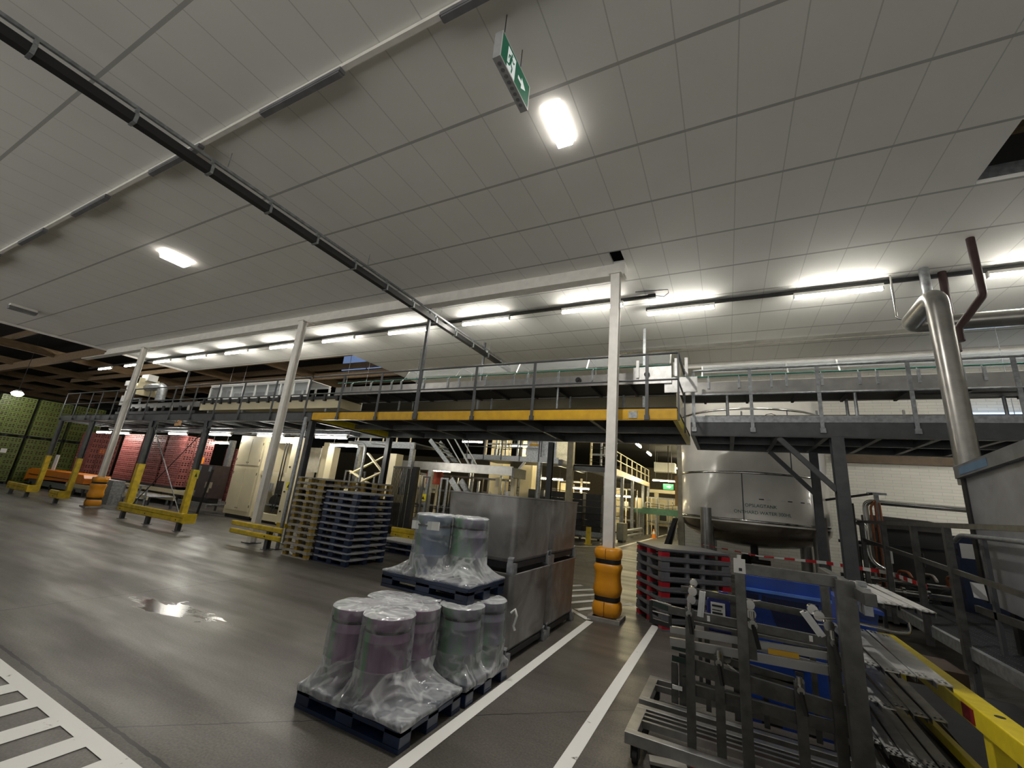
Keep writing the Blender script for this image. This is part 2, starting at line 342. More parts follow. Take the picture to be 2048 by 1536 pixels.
# ------------------------------------------------------------------ mesh building
class MB:
    def __init__(s): s.v = []; s.f = []; s.sm = []
    def add(s, vs, fs, smooth=False):
        o = len(s.v); s.v += [tuple(p) for p in vs]
        for f in fs: s.f.append(tuple(i + o for i in f)); s.sm.append(smooth)
        return s
    def box(s, x0, x1, y0, y1, z0, z1):
        v = [(x0, y0, z0), (x1, y0, z0), (x1, y1, z0), (x0, y1, z0), (x0, y0, z1), (x1, y0, z1), (x1, y1, z1), (x0, y1, z1)]
        return s.add(v, [(3, 2, 1, 0), (4, 5, 6, 7), (0, 1, 5, 4), (1, 2, 6, 5), (2, 3, 7, 6), (3, 0, 4, 7)])
    def cbox(s, c, d): 
        return s.box(c[0] - d[0] / 2, c[0] + d[0] / 2, c[1] - d[1] / 2, c[1] + d[1] / 2, c[2] - d[2] / 2, c[2] + d[2] / 2)
    def _axes(s, p, q):
        d = (Vector(q) - Vector(p)).normalized()
        ref = Vector((0, 0, 1)) if abs(d.z) < 0.99 else Vector((0, 1, 0))
        a = d.cross(ref).normalized(); b = a.cross(d).normalized()
        return d, a, b
    def bar(s, p, q, w, h):
        d, a, b = s._axes(p, q); p = Vector(p); q = Vector(q); v = []
        for c in (p, q):
            for i, j in ((-1, -1), (1, -1), (1, 1), (-1, 1)): v.append(c + a * (w / 2 * i) + b * (h / 2 * j))
        return s.add(v, [(3, 2, 1, 0), (4, 5, 6, 7), (0, 1, 5, 4), (1, 2, 6, 5), (2, 3, 7, 6), (3, 0, 4, 7)])
    def cyl(s, p, q, r, n=12, r2=None):
        d, a, b = s._axes(p, q); p = Vector(p); q = Vector(q); r2 = r if r2 is None else r2
        ring = lambda c, rr: [c + a * (rr * math.cos(2 * PI * i / n)) + b * (rr * math.sin(2 * PI * i / n)) for i in range(n)]
        A, B = ring(p, r), ring(q, r2)
        s.add(A + B, [(i, (i + 1) % n, n + (i + 1) % n, n + i) for i in range(n)], True)
        s.add(A, [tuple(range(n - 1, -1, -1))]); s.add(B, [tuple(range(n))])
        return s
    def tube(s, pts, r, n=10, bend=0.0):
        pts = [Vector(p) for p in pts]
        if bend:
            out = [pts[0]]
            for i in range(1, len(pts) - 1):
                a, c, b = pts[i - 1], pts[i], pts[i + 1]
                k = min(bend, (a - c).length * .45, (b - c).length * .45)
                s0 = c + (a - c).normalized() * k; s1 = c + (b - c).normalized() * k
                for t in range(7):
                    t /= 6; out.append(s0 * (1 - t) ** 2 + c * (2 * t * (1 - t)) + s1 * t ** 2)
            out.append(pts[-1]); pts = out
        vs = []; prev = None
        for i, p in enumerate(pts):
            d = (pts[min(i + 1, len(pts) - 1)] - pts[max(i - 1, 0)]).normalized()
            if prev is None:
                ref = Vector((0, 0, 1)) if abs(d.z) < 0.95 else Vector((1, 0, 0)); a = d.cross(ref).normalized()
            else:
                a = (prev - d * prev.dot(d)).normalized()
            prev = a; b = d.cross(a)
            vs += [p + a * (r * math.cos(2 * PI * k / n)) + b * (r * math.sin(2 * PI * k / n)) for k in range(n)]
        m = len(pts)
        s.add(vs, [(i * n + k, i * n + (k + 1) % n, (i + 1) * n + (k + 1) % n, (i + 1) * n + k) for i in range(m - 1) for k in range(n)], True)
        s.add(vs[:n], [tuple(range(n - 1, -1, -1))]); s.add(vs[-n:], [tuple(range(n))])
        return s
    def lathe(s, prof, cx=0, cy=0, n=32, smooth=True):
        vs = [(cx + r * math.cos(2 * PI * k / n), cy + r * math.sin(2 * PI * k / n), z) for r, z in prof for k in range(n)]
        m = len(prof)
        return s.add(vs, [(i * n + k, i * n + (k + 1) % n, (i + 1) * n + (k + 1) % n, (i + 1) * n + k) for i in range(m - 1) for k in range(n)], smooth)
    def quad(s, *p): return s.add(p, [tuple(range(len(p)))])
    def prism(s, poly, axis, a, b):
        """extrude a polygon of 2-D points along an axis from a to b"""
        def P(u, v, t): return {'x': (t, u, v), 'y': (u, t, v), 'z': (u, v, t)}[axis]
        n = len(poly); A = [P(u, v, a) for u, v in poly]; B = [P(u, v, b) for u, v in poly]
        return s.add(A + B, [tuple(range(n - 1, -1, -1)), tuple(range(n, 2 * n))] + [(i, (i + 1) % n, n + (i + 1) % n, n + i) for i in range(n)])

def mesh_of(name, mb, mat, off=(0, 0, 0)):
    me = bpy.data.meshes.new(name)
    ox, oy, oz = off
    me.from_pydata([(x - ox, y - oy, z - oz) for x, y, z in mb.v], [], mb.f)
    me.polygons.foreach_set('use_smooth', mb.sm)
    me.materials.append(mat)
    me.update()
    return me
def put(name, mb, mat, parent=None, off=None, bevel=0):
    """link a mesh; built in world coordinates, stored relative to its parent's place"""
    if off is None:
        off = (0, 0, 0)
        p = parent
        while p is not None:
            off = tuple(a + b for a, b in zip(off, p.location)); p = p.parent
    o = bpy.data.objects.new(name, mesh_of(name, mb, mat, off))
    COL.objects.link(o)
    if parent: o.parent = parent
    if bevel:
        bv = o.modifiers.new('bevel', 'BEVEL'); bv.width = bevel; bv.segments = 2; bv.limit_method = 'ANGLE'
    return o
def thing(name, label, cat, loc=(0, 0, 0), group=None, rz=0):
    o = bpy.data.objects.new(name, None); COL.objects.link(o)
    o.empty_display_size = 0.1
    o.location = loc; o.rotation_euler = (0, 0, rz)
    o['label'] = label; o['category'] = cat
    if group: o['group'] = group
    return o
def solo(name, mb, mat, label, cat, group=None, bevel=0):
    xs = [p[0] for p in mb.v]; ys = [p[1] for p in mb.v]; zs = [p[2] for p in mb.v]
    loc = ((min(xs) + max(xs)) / 2, (min(ys) + max(ys)) / 2, min(zs))
    o = put(name, mb, mat, None, loc, bevel); o.location = loc
    o['label'] = label; o['category'] = cat
    if group: o['group'] = group
    return o
def struct(name, mb, mat):
    o = put(name, mb, mat); o['kind'] = 'structure'; return o
def dup(root, loc, label=None, group=None, rz=None):
    def rec(o, par):
        c = o.copy(); COL.objects.link(c); c.parent = par
        for ch in o.children: rec(ch, c)
        return c
    r = rec(root, None); r.location = loc
    if rz is not None: r.rotation_euler = (0, 0, rz)
    if label: r['label'] = label
    if group: r['group'] = group
    return r
def text_mesh(body, size):
    cu = bpy.data.curves.new('lettering', 'FONT'); cu.body = body; cu.size = size; cu.align_x = 'CENTER'; cu.align_y = 'CENTER'
    ob = bpy.data.objects.new('lettering', cu); COL.objects.link(ob)
    bpy.context.view_layer.update()
    me = ob.evaluated_get(bpy.context.evaluated_depsgraph_get()).to_mesh()
    vs = [tuple(v.co) for v in me.vertices]; fs = [tuple(p.vertices) for p in me.polygons]
    bpy.data.objects.remove(ob); bpy.data.curves.remove(cu)
    return vs, fs

# ------------------------------------------------------------------ the setting
struct('floor', MB().box(-62, 14, -9, 52, -0.2, 0.0), FLOORM)
ZC = 6.6
ceil = MB()
def crect(x0, x1, y0, y1): ceil.box(x0, x1, y0, y1, ZC, ZC + 0.06)
HX0, HX1, HY0, HY1 = -1.90, -1.66, 7.16, 7.60           # cut-out at the column head
RX0, RY0, RY1 = 3.28, 6.0, 7.12                          # missing panel on the right
for x0, x1, y0, y1 in ((-25.0, 13, -9, RY0), (-25.0, HX0, RY0, HY1), (HX0, HX1, RY0, HY0), (HX1, RX0, RY0, HY1), (6.0, 13, RY0, RY1), (RX0, 13, RY1, HY1),
                       (-25.0, 13, HY1, 10.9), (-13.0, 13, 10.9, 16.2)):
    crect(x0, x1, y0, y1)
struct('ceiling', ceil, CEILM)
struct('ceiling_roof_deck', MB().box(-62, 14, -9, 52, 8.3, 8.5), ROOFW)
# roof timbers seen through the openings
tim = []
for k in range(8):                                        # purlins along X, seen left and in the middle opening
    y = -1.6 + 2.5 * k
    x1 = -25.05 if y < 10.9 else -13.05
    b = MB().box(-60, x1, y, y + 0.09, 7.0, 7.28); struct('ceiling_beam', b, RAFT)
for k in range(7):
    x = -56 + 6.2 * k
    if x > -26: y0 = 10.95
    else: y0 = -8
    struct('ceiling_beam', MB().box(x, x + 0.14, y0, 17.5, 6.62, 7.0), RAFT)
struct('ceiling_beam', MB().box(-60, -25.05, 7.55, 7.75, 6.35, 6.75), RAFT)
struct('ceiling_beam', MB().box(-40, -13.0, 10.9, 11.0, 6.6, 6.85), RAFT)
struct('ceiling_beam', MB().box(-40, -13.0, 13.6, 13.75, 6.6, 6.95), RAFT)
struct('ceiling_beam', MB().box(3.0, 8, 6.5, 6.62, 6.9, 7.15), RAFT)
struct('ceiling_beam', MB().box(3.0, 8, 7.13, 7.2, 6.66, 6.86), GALV)
# blue roof-light at the right end of the middle opening
sk = MB().box(-15.2, -13.4, 11.3, 13.4, 8.2, 8.28)
struct('window_1', sk, glow('roof_light', (0.22, 0.32, 0.55), 0.5))
struct('lining_glow', MB().box(-16.6, -15.0, 13.50, 13.54, 6.96, 7.9).box(-14.9, -13.06, 13.50, 13.54, 6.96, 7.9), glow('lining_daylight', (0.20, 0.29, 0.52), 0.30))  # lining panels of the opening; blue daylight put in as their own glow
struct('ceiling_hatch_lining', MB().box(-13.04, -13.0, 10.95, 13.6, 6.66, 8.2), paint('blue_grey_board', (0.13, 0.16, 0.24), 0.6))
# white boxed beam that carries the front edge, ending at the column head
bm_ = MB().box(-27.5, -1.66, 7.60, 7.80, 6.32, 6.60).box(-27.5, -1.66, 7.56, 7.60, 6.32, 6.44)
struct('ceiling_beam', bm_, WHITE)
struct('ceiling_box', MB().box(HX0 - .03, HX1 + .03, HY0 - .03, HY1, 7.1, 7.15), BLACK)
# walls
struct('wall_back', MB().box(-1.33, 14, 16.2, 16.5, 0, 6.6), BLOCKM)
struct('wall_right', MB().box(13, 13.3, -9, 16.2, 0, 6.6), BLOCKM)
struct('wall_aisle', MB().box(-1.33, -1.1, 16.5, 50, 0, 6.6), BLOCKM)
struct('wall_far', MB().box(-60, 14, 50, 50.4, 0, 8.3), paint('far_wall_paint', (0.20, 0.17, 0.11), 0.7))
struct('wall_left', MB().box(-61, -60.6, -9, 50, 0, 8.3), paint('left_wall_paint', (0.06, 0.06, 0.05), 0.7))
struct('ceiling_far_hall', MB().box(-60, -1.3, 17.5, 50, 6.3, 6.4), NEARBLACK)
struct('trim_1', MB().box(-1.33, -1.16, 14.0, 14.2, 0, 6.6), paint('beige_pier', (0.36, 0.33, 0.25), 0.6))
# light trims on the ceiling near the back wall
struct('trim_2', MB().box(-3.2, 13, 12.62, 12.70, 6.50, 6.60), POL)
struct('trim_3', MB().box(-1.4, 13, 14.45, 14.53, 6.46, 6.60), WHITE)
struct('trim_4', MB().box(-25.06, -25.0, -9, 10.9, 6.52, 6.66), WHITE)

# painted floor lines
def fline(n, pts):
    m = MB(); m.quad(*[(x, y, 0.004) for x, y in pts])
    struct('trim_%d' % n, m, LINEM)
def strip(n, x0, x1, y0, y1): fline(n, [(x0, y0), (x1, y0), (x1, y1), (x0, y1)])
strip(10, -2.06, -1.95, 1.0, 7.18)
strip(11, -1.15, -1.04, 1.0, 7.75)
strip(12, -30, -2.2, 1.70, 1.80)
k = 13
for c in (-3.04, -3.42, -3.53 - .30, -4.29 + .05, -4.66, -5.06, -5.46, -5.86, -6.26, -6.66):
    strip(k, c - .09, c + .09, -1.2, 1.70); k += 1
def seg(a, b, wd):
    global k
    a = Vector((*a, 0)); b = Vector((*b, 0)); d = (b - a).normalized(); n = Vector((-d.y, d.x, 0)) * wd / 2
    fline(k, [tuple((a - n)[:2]), tuple((b - n)[:2]), tuple((b + n)[:2]), tuple((a + n)[:2])]); k += 1
seg((-2.05, 7.25), (-4.2, 9.2), .10)
for i in range(5):
    t = i / 5
    seg((-2.4 - 1.6 * t, 7.7 + 1.35 * t), (-1.7 - 1.6 * t, 9.05 + 1.1 * t), .12)
seg((-1.75, 8.86), (2.6, 8.86), .09)
seg((-6.2, 17.2), (-4.5, 20.2), .13); seg((-4.45, 20.1), (-4.2, 36), .16)

# ------------------------------------------------------------------ columns
def i_profile(m, cx, cy, z0, z1, wx, wy, t=.014):
    m.box(cx - wx / 2, cx + wx / 2, cy - wy / 2, cy - wy / 2 + t, z0, z1)
    m.box(cx - wx / 2, cx + wx / 2, cy + wy / 2 - t, cy + wy / 2, z0, z1)
    m.box(cx - t / 2, cx + t / 2, cy - wy / 2 + t, cy + wy / 2 - t, z0, z1)
def column(x, y, label, size=.17):
    t = thing('steel_column', label, 'column', (x, y, 0), 'white columns under the ceiling beam')
    m = MB(); i_profile(m, x, y, 0.02, 6.32, size, size); put('shaft', m, WHITE, t)
    put('base_plate', MB().box(x - .17, x + .17, y - .17, y + .17, 0, .02), GREY, t)
    put('head_plate', MB().box(x - .13, x + .13, y - .12, y + .30, 6.30, 6.32), WHITE, t)
    return t
column(-1.83, 7.56, 'white steel column wearing an orange padded guard beside the white floor line')
column(-11.2, 7.42, 'white steel column standing behind the low yellow double rail, left of the pallet stacks')
column(-21.1, 7.5, 'white steel column farthest left, in an orange guard before the red crates')
def guard(x, y, label):
    t = thing('column_guard', label, 'column guard', (x, y, 0), 'orange padded column guards')
    n = 40
    def ring(r, z, k=4.0):
        out = []
        for i in range(n):
            a = 2 * PI * i / n; c, s_ = math.cos(a), math.sin(a)
            q = (abs(c) ** k + abs(s_) ** k) ** (-1 / k)
            out.append((x + r * q * c, y + r * q * s_, z))
        return out
    prof = [(.165, .05), (.205, .07), (.225, .15), (.215, .24), (.195, .275), (.185, .29), (.185, .35), (.20, .37), (.222, .46), (.20, .55), (.195, .64), (.20, .72), (.222, .80),
            (.20, .845), (.188, .86), (.188, .92), (.205, .94), (.218, 1.0), (.21, 1.07), (.185, 1.10), (.10, 1.105)]
    m = MB(); vs = []
    for r, z in prof: vs += ring(r, z)
    M_ = len(prof)
    m.add(vs, [(i * n + j, i * n + (j + 1) % n, (i + 1) * n + (j + 1) % n, (i + 1) * n + j) for i in range(M_ - 1) for j in range(n)], True)
    put('guard_shell', m, ORANGE, t)
    for z in (.285, .855):
        m = MB(); a = ring(.196, z); b = ring(.196, z + .07)
        m.add(a + b, [(j, (j + 1) % n, n + (j + 1) % n, n + j) for j in range(n)], True)
        put('strap', m, BLACK, t)
    m = MB().box(x - .004, x + .004, y - .232, y - .2, .06, .28).box(x - .004, x + .004, y - .222, y - .19, .93, 1.09)
    put('seam', m, paint('guard_seam', (.25, .09, .01), .6), t)
    m = MB().box(x - .26, x + .26, y - .26, y - .20, 0, .05).box(x + .20, x + .26, y - .20, y + .2, 0, .06).box(x - .26, x - .2, y - .2, y + .2, 0, .05)
    put('kerb_frame', m, paint('dusty_kerb', (.33, .31, .28), .7), t)
    return t
guard(-1.83, 7.56, 'orange padded guard with two black straps around the nearest column')
guard(-21.1, 7.5, 'orange padded guard with two black straps around the farthest column on the left')

# ------------------------------------------------------------------ ceiling fittings
# busbar trunking running away from the camera
t = thing('busbar_trunking', 'long black busbar trunking slung under the ceiling on the left', 'trunking', (-6.8, 0, 6.1))
put('trunking', MB().box(-6.86, -6.74, -4, 12.6, 6.08, 6.20), BLACK, t)
put('support_rail', MB().box(-6.82, -6.78, -4, 12.6, 6.30, 6.345), GALV, t)
i = 0
while -3.2 + .945 * i < 12.5:
    y = -3.2 + .945 * i
    m = MB().box(-6.875, -6.725, y - .02, y + .02, 6.07, 6.212).box(-6.82, -6.78, y - .02, y + .02, 6.212, 6.30)
    put('clamp', m, GALV, t); i += 1
for y in (-1.0, 2.65, 5.6, 8.3, 11.0):
    put('hanger_rod', MB().cyl((-6.74, y, 6.34), (-6.74, y, 6.6), .006, 6), GALV, t)
# unlit battens on a rail
t = thing('lighting_rail', 'slim white lighting rail on the ceiling with unlit grey battens between', 'lighting rail', (-8, 2.33, 6.5))
put('rail', MB().box(-24.9, 3, 2.30, 2.36, 6.54, 6.595), WHITE, t)
first = None
names = ['unlit grey batten on the ceiling rail, nearest the top edge', 'unlit grey batten on the ceiling rail, second from the top edge', 'unlit grey batten on the ceiling rail, just right of the black trunking',
         'unlit grey batten on the ceiling rail, just left of the black trunking', 'unlit grey batten on the ceiling rail, second left of the black trunking', 'unlit grey batten on the ceiling rail, at its far left end']
BATT = paint('unlit_batten', (0.17, 0.17, 0.18), 0.4)
spots = [(-2.45, -.9), (-5.45, -3.91), (-8.5, -6.94), (-11.64, -10.1), (-14.66, -13.15), (-17.7, -16.2)]
x0, x1 = spots[0]
first = thing('unlit_batten', names[0], 'light', ((x0 + x1) / 2, 2.33, 6.47), 'unlit battens')
put('housing', MB().box(x0, x1, 2.29, 2.37, 6.49, 6.54), BATT, first)
put('diffuser', MB().box(x0 + .02, x1 - .02, 2.295, 2.365, 6.465, 6.49), BATT, first)
for (x0, x1), nm in zip(spots[1:], names[1:]): dup(first, ((x0 + x1) / 2, 2.33, 6.47), nm)

# square floodlight and small oblong lamps
def boxlamp(name, label, x0, x1, y0, y1, mat, zb=6.36):
    t = thing(name, label, 'light', ((x0 + x1) / 2, (y0 + y1) / 2, zb))
    put('housing', MB().box(x0 + .02, x1 - .02, y0 + .02, y1 - .02, zb + .10, 6.602), WHITE, t)
    m = MB()
    a, b_ = .02, zb
    m.add([(x0, y0, zb + .10), (x1, y0, zb + .10), (x1, y1, zb + .10), (x0, y1, zb + .10), (x0 + a, y0 + a, b_), (x1 - a, y0 + a, b_), (x1 - a, y1 - a, b_), (x0 + a, y1 - a, b_)],
          [(0, 1, 5, 4), (1, 2, 6, 5), (2, 3, 7, 6), (3, 0, 4, 7)])
    put('side_lens', m, glow('side_glow', (1, .95, .88), 3) if mat is not BATT else BATT, t)
    put('diffuser', MB().quad((x0 + a, y1 - a, b_), (x1 - a, y1 - a, b_), (x1 - a, y0 + a, b_), (x0 + a, y0 + a, b_)), mat, t)
    return t
boxlamp('ceiling_floodlight', 'dazzling square floodlight on the ceiling right of the exit sign', -1.91, -1.67, 3.74, 4.34, FLOODM, 6.49)
boxlamp('ceiling_lamp', 'small bright oblong lamp on the left part of the ceiling', -11.70, -11.36, 3.84, 4.38, glow('small_lamp_glow', (1, .97, .9), 60), 6.47)
boxlamp('ceiling_lamp', 'dark unlit oblong fitting near the ceiling edge at far left', -21.7, -21.45, 3.75, 4.44, BATT, 6.42)

# exit sign
t = thing('exit_sign', 'green emergency exit sign with running figure and arrow hanging from the ceiling', 'exit sign', (-1.84, 2.86, 5.92))
SX = -1.80
put('housing', MB().box(-1.885, SX, 2.53, 3.18, 5.915, 6.245), paint('sign_housing', (.42, .42, .43), .5), t)
put('edge_frame', MB().box(SX, SX + .004, 2.53, 3.18, 5.915, 5.93).box(SX, SX + .004, 2.53, 3.18, 6.232, 6.245).box(SX, SX + .004, 3.165, 3.18, 5.93, 6.232).box(SX, SX + .004, 2.53, 2.54, 5.93, 6.232), PAPER, t)
put('green_panel', MB().box(SX, SX + .003, 2.54, 3.165, 5.93, 6.232), SIGNG, t)
fx0, fx1 = SX + .003, SX + .0045
put('door_pictogram', MB().box(fx0, fx1, 2.66, 2.83, 5.932, 6.20), SIGNW, t)
fig = MB()
def fpoly(pts): fig.prism([(y, z) for y, z in pts], 'x', fx1, fx1 + .002)
def fline2(a, b, wd):
    a, b = Vector((*a, 0)), Vector((*b, 0)); d = (b - a).normalized(); n = Vector((-d.y, d.x, 0)) * wd / 2
    fpoly([tuple((a - n)[:2]), tuple((b - n)[:2]), tuple((b + n)[:2]), tuple((a + n)[:2])])
fpoly([(2.745 + .017 * math.cos(u * PI / 5), 6.165 + .017 * math.sin(u * PI / 5)) for u in range(10)])
fline2((2.735, 6.14), (2.72, 6.05), .038); fline2((2.74, 6.13), (2.785, 6.10), .016); fline2((2.785, 6.10), (2.80, 6.13), .014)
fline2((2.73, 6.13), (2.69, 6.115), .016); fline2((2.69, 6.115), (2.685, 6.07), .014)
fline2((2.72, 6.05), (2.765, 6.02), .022); fline2((2.765, 6.02), (2.755, 5.955), .018); fline2((2.72, 6.05), (2.70, 5.995), .022); fline2((2.70, 5.995), (2.655, 5.985), .018)
put('running_figure', fig, SIGNG, t)
ar = MB()
ar.prism([(2.90, 6.10), (2.98, 6.10), (2.98, 6.15), (3.08, 6.08), (2.98, 6.01), (2.98, 6.06), (2.90, 6.06)], 'x', fx0, fx1)
put('arrow', ar, SIGNW, t)
for i in range(8):
    put('lens', MB().cyl((-1.842, 2.60 + .07 * i, 5.912), (-1.842, 2.60 + .07 * i, 5.916), .022, 14), paint('sign_lens', (.22, .22, .23), .3), t)
for y in (2.62, 3.0):
    put('rod', MB().cyl((-1.84, y, 6.245), (-1.84, y, 6.6), .005, 6), DARK, t)

# fluorescent rows
def tube_lamp(x0, x1, y, label, group, z=6.40, mat=None, top=None):
    t = thing('fluorescent_lamp', label, 'light', ((x0 + x1) / 2, y, z), group)
    put('batten', MB().box(x0, x1, y - .045, y + .045, z + .05, z + .11), WHITE, t)
    put('tube', MB().cyl((x0 + .02, y, z + .01), (x1 - .02, y, z + .01), .036, 10), mat or TUBEM, t)
    put('end_cap', MB().cbox((x0 + .01, y, z + .03), (.03, .07, .09)), PAPER, t)
    put('end_cap', MB().cbox((x1 - .01, y, z + .03), (.03, .07, .09)), PAPER, t)
    if top:
        for x in (x0 + .2, x1 - .2): put('hanger', MB().cyl((x, y, z + .11), (x, y, top), .008, 6), GALV, t)
    return t
t = thing('lighting_rail', 'dark lighting rail carrying the long bright row of tubes, ending right of the column', 'lighting rail', (-12, 9.12, 6.5))
put('rail', MB().box(-31.5, -1.45, 9.09, 9.15, 6.51, 6.58), DARK, t)
put('end_plug', MB().box(-1.45, -1.28, 9.085, 9.155, 6.50, 6.59), BLACK, t)
put('cable', MB().tube([(-1.28, 9.12, 6.55), (-1.1, 9.12, 6.50), (-1.0, 9.12, 6.58), (-1.0, 9.0, 6.6), (-1.7, 8.9, 6.595)], .008, 6), BLACK, t)
ordn = ['first', 'second', 'third', 'fourth', 'fifth', 'sixth', 'seventh', 'eighth', 'ninth', 'tenth']
row1 = [(-3.57, -2.02), (-6.59, -5.07), (-9.4, -7.88), (-12.46, -10.92), (-15.4, -13.88), (-18.35, -16.83), (-21.3, -19.78), (-24.25, -22.73), (-27.2, -25.68), (-30.2, -28.68)]
for i, (a, b) in enumerate(row1):
    tube_lamp(a, b, 9.12, 'glowing tube in the long ceiling row, %s from its right end' % ordn[i], 'tubes of the long ceiling row')
t = thing('lighting_rail', 'dark lighting rail carrying the bright tubes above the right walkway', 'lighting rail', (4, 9.78, 6.5))
put('rail', MB().box(-1.6, 13, 9.75, 9.81, 6.51, 6.58), DARK, t)
for i, (a, b) in enumerate([(-1.57, -.07), (1.45, 2.94), (4.40, 5.9), (7.35, 8.85)]):
    tube_lamp(a, b, 9.78, 'glowing tube above the right walkway, %s to the right of the column' % ordn[i], 'tubes above the right walkway')

# ------------------------------------------------------------------ walkways and platforms
def platform(name, label, x0, x1, y0, y1, zb, zt, beam_mat, deck_mat, step=1.3, end_mat=None, kick=None):
    t = thing(name, label, 'walkway', ((x0 + x1) / 2, y0, zb))
    def channel(m, ya, yb, flip):
        m.box(x0, x1, min(ya, yb), max(ya, yb), zb, zb + .02); m.box(x0, x1, min(ya, yb), max(ya, yb), zt - .02, zt)
        yw = ya if not flip else yb
        m.box(x0, x1, yw - .006, yw + .006, zb + .02, zt - .02)
    m = MB(); channel(m, y0 + .01, y0 + .09, False); put('front_beam', m, beam_mat, t)
    m = MB(); channel(m, y1 - .09, y1 - .01, True); put('rear_beam', m, GREY, t)
    for xe in (x0, x1 - .08):
        put('end_beam', MB().box(xe, xe + .08, y0 + .09, y1 - .09, zb, zt - .03), end_mat or GREY, t)
    n = int((x1 - x0) / step)
    for i in range(1, n):
        x = x0 + (x1 - x0) * i / n
        put('joist', MB().box(x - .04, x + .04, y0 + .09, y1 - .09, zb + .01, zt - .06), GREY, t)
    put('long_joist', MB().box(x0 + .08, x1 - .08, (y0 + y1) / 2 - .04, (y0 + y1) / 2 + .04, zb + .01, zt - .06), GREY, t)
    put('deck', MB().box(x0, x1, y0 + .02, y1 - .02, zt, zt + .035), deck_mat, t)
    if kick:
        put('kick_plate', MB().box(x0, x1, y0 - .004, y0 + .02, zt + .0, zt + kick), GALV, t)
    return t
platform('walkway_platform', 'long grey steel walkway deck over the red crates and cream machine', -29.0, -10.70, 8.0, 11.2, 3.37, 3.62, GREY, NEARBLACK)
platform('walkway_platform', 'walkway bridge with a bright yellow front beam', -10.68, -.75, 8.0, 11.2, 3.41, 3.62, YEL, NEARBLACK, 1.6, LEMON)
platform('walkway_platform', 'grey walkway deck with shiny kick plate in front of the steel tank', -.62, 9.5, 9.42, 11.7, 3.36, 3.64, GREY, NEARBLACK, .75, None, .13)
# little data plate on the yellow beam by the column
solo('beam_plate', MB().box(-1.62, -1.46, 7.99, 7.999, 3.44, 3.58), GALV, 'small shiny plate fixed to the right end of the yellow beam', 'plate')

def railing(label, xs, y, zd, h=1.1, ext=.2, x0=None, x1=None, mid=True, name='guard_rail', post='bar', mat=GREY, rail_mat=None):
    t = thing(name, label, 'railing', ((xs[0] + xs[-1]) / 2, y, zd - ext))
    a, b = (x0 if x0 is not None else xs[0]), (x1 if x1 is not None else xs[-1])
    rm = rail_mat or mat
    put('top_rail', MB().cyl((a, y, zd + h), (b, y, zd + h), .024, 10), rm, t)
    if mid: put('mid_rail', MB().cyl((a, y, zd + h * .52), (b, y, zd + h * .52), .019, 8), rm, t)
    for x in xs:
        m = MB().box(x - .03, x + .03, y - .012, y + .012, zd - ext, zd + h - .02).box(x - .045, x + .045, y - .022, y + .03, zd - ext, zd - ext + .09)
        put('post', m, mat, t)
    return t
railing('dark handrail along the left walkway above the red crates', [-28.86, -27.4, -25.96, -24.95, -23.55, -21.98, -20.6, -18.68, -17.2, -15.74, -14.28, -12.6, -11.0], 7.965, 3.6)
railing('grey handrail along the yellow walkway beam', [-9.6, -8.16, -5.17, -3.66, -1.28], 7.965, 3.6, x0=-10.9, x1=-.72)
t = thing('guard_rail', 'short end handrail across the right end of the yellow walkway', 'railing', (-.72, 8.0, 3.4))
put('top_rail', MB().cyl((-.72, 8.0, 4.70), (-.72, 9.35, 4.70), .024, 10), GREY, t)
put('mid_rail', MB().cyl((-.72, 8.0, 4.15), (-.72, 9.35, 4.15), .019, 8), GREY, t)
for y in (8.0, 9.35): put('post', MB().box(-.735, -.705, y - .03, y + .03, 3.4, 4.70), GREY, t)
railing('grey handrail along the right walkway before the tank', [-.55, .52, 1.65, 2.98, 4.3, 5.6, 6.9, 8.2], 9.40, 3.64, 1.12, .2, rail_mat=GALV, mat=GALV)
# tall uprights from the bridge to the ceiling
for x, y, z1, z0, lab in ((-6.84, 7.97, 6.6, 3.41, 'tall dark upright from the yellow walkway beam to the ceiling'), (-6.95, 11.0, 6.6, 3.62, 'tall grey upright at the back of the bridge under the black trunking'), (-1.85, 11.1, 6.6, 3.62, 'pale upright at the back of the bridge right of the column'), (-25.0, 11.0, 6.6, 3.62, 'tall grey upright on the far left walkway beside the duct'), (-9.6, 11.0, 6.6, 3.62, 'thin grey upright under the blue roof opening')):
    w_ = .035 if 'thin' not in lab else .012
    t = thing('walkway_upright', lab, 'post', (x, y, z0))
    put('shaft', MB().box(x - w_, x + w_, y - w_, y + w_, z0 + .0, z1), GALV if 'pale' in lab else GREY, t)
    put('foot_plate', MB().box(x - .06, x + .06, y - .03, y + .05, z0, z0 + .16), GREY, t)

def support_post(x, y, zt, label, yellow=None, brace=0, size=.16, plate=True):
    t = thing('walkway_post', label, 'post', (x, y, 0))
    m = MB(); i_profile(m, x, y, .015, zt, size, size, .012); put('shaft', m, GREY, t)
    if plate: put('base_plate', MB().box(x - .14, x + .14, y - .14, y + .14, 0, .015), GREY, t)
    if yellow:
        e = size / 2 + .006; put('yellow_sleeve', MB().box(x - e, x + e, y - e, y - e + .012, .02, yellow).box(x + e - .012, x + e, y - e + .012, y + e, .02, yellow).box(x - e, x - e + .012, y - e + .012, y + e, .02, yellow), YELD, t)
    if brace:
        m = MB().prism([(x - .25, zt), (x + .25, zt), (x + .08, zt - .25), (x - .08, zt - .25)], 'y', y - .04, y + .04); put('haunch', m, GREY, t)
    return t
support_post(-16.12, 8.1, 3.37, 'grey walkway post with yellow foot, nearest of the left posts', 1.7, 1)
support_post(-19.9, 8.1, 3.37, 'grey walkway post with yellow foot, in front of the middle red crate stack', 1.72, 1, .2)
support_post(-25.4, 8.1, 3.37, 'grey walkway post with yellow foot, between the orange guard and the green crates', 1.69)
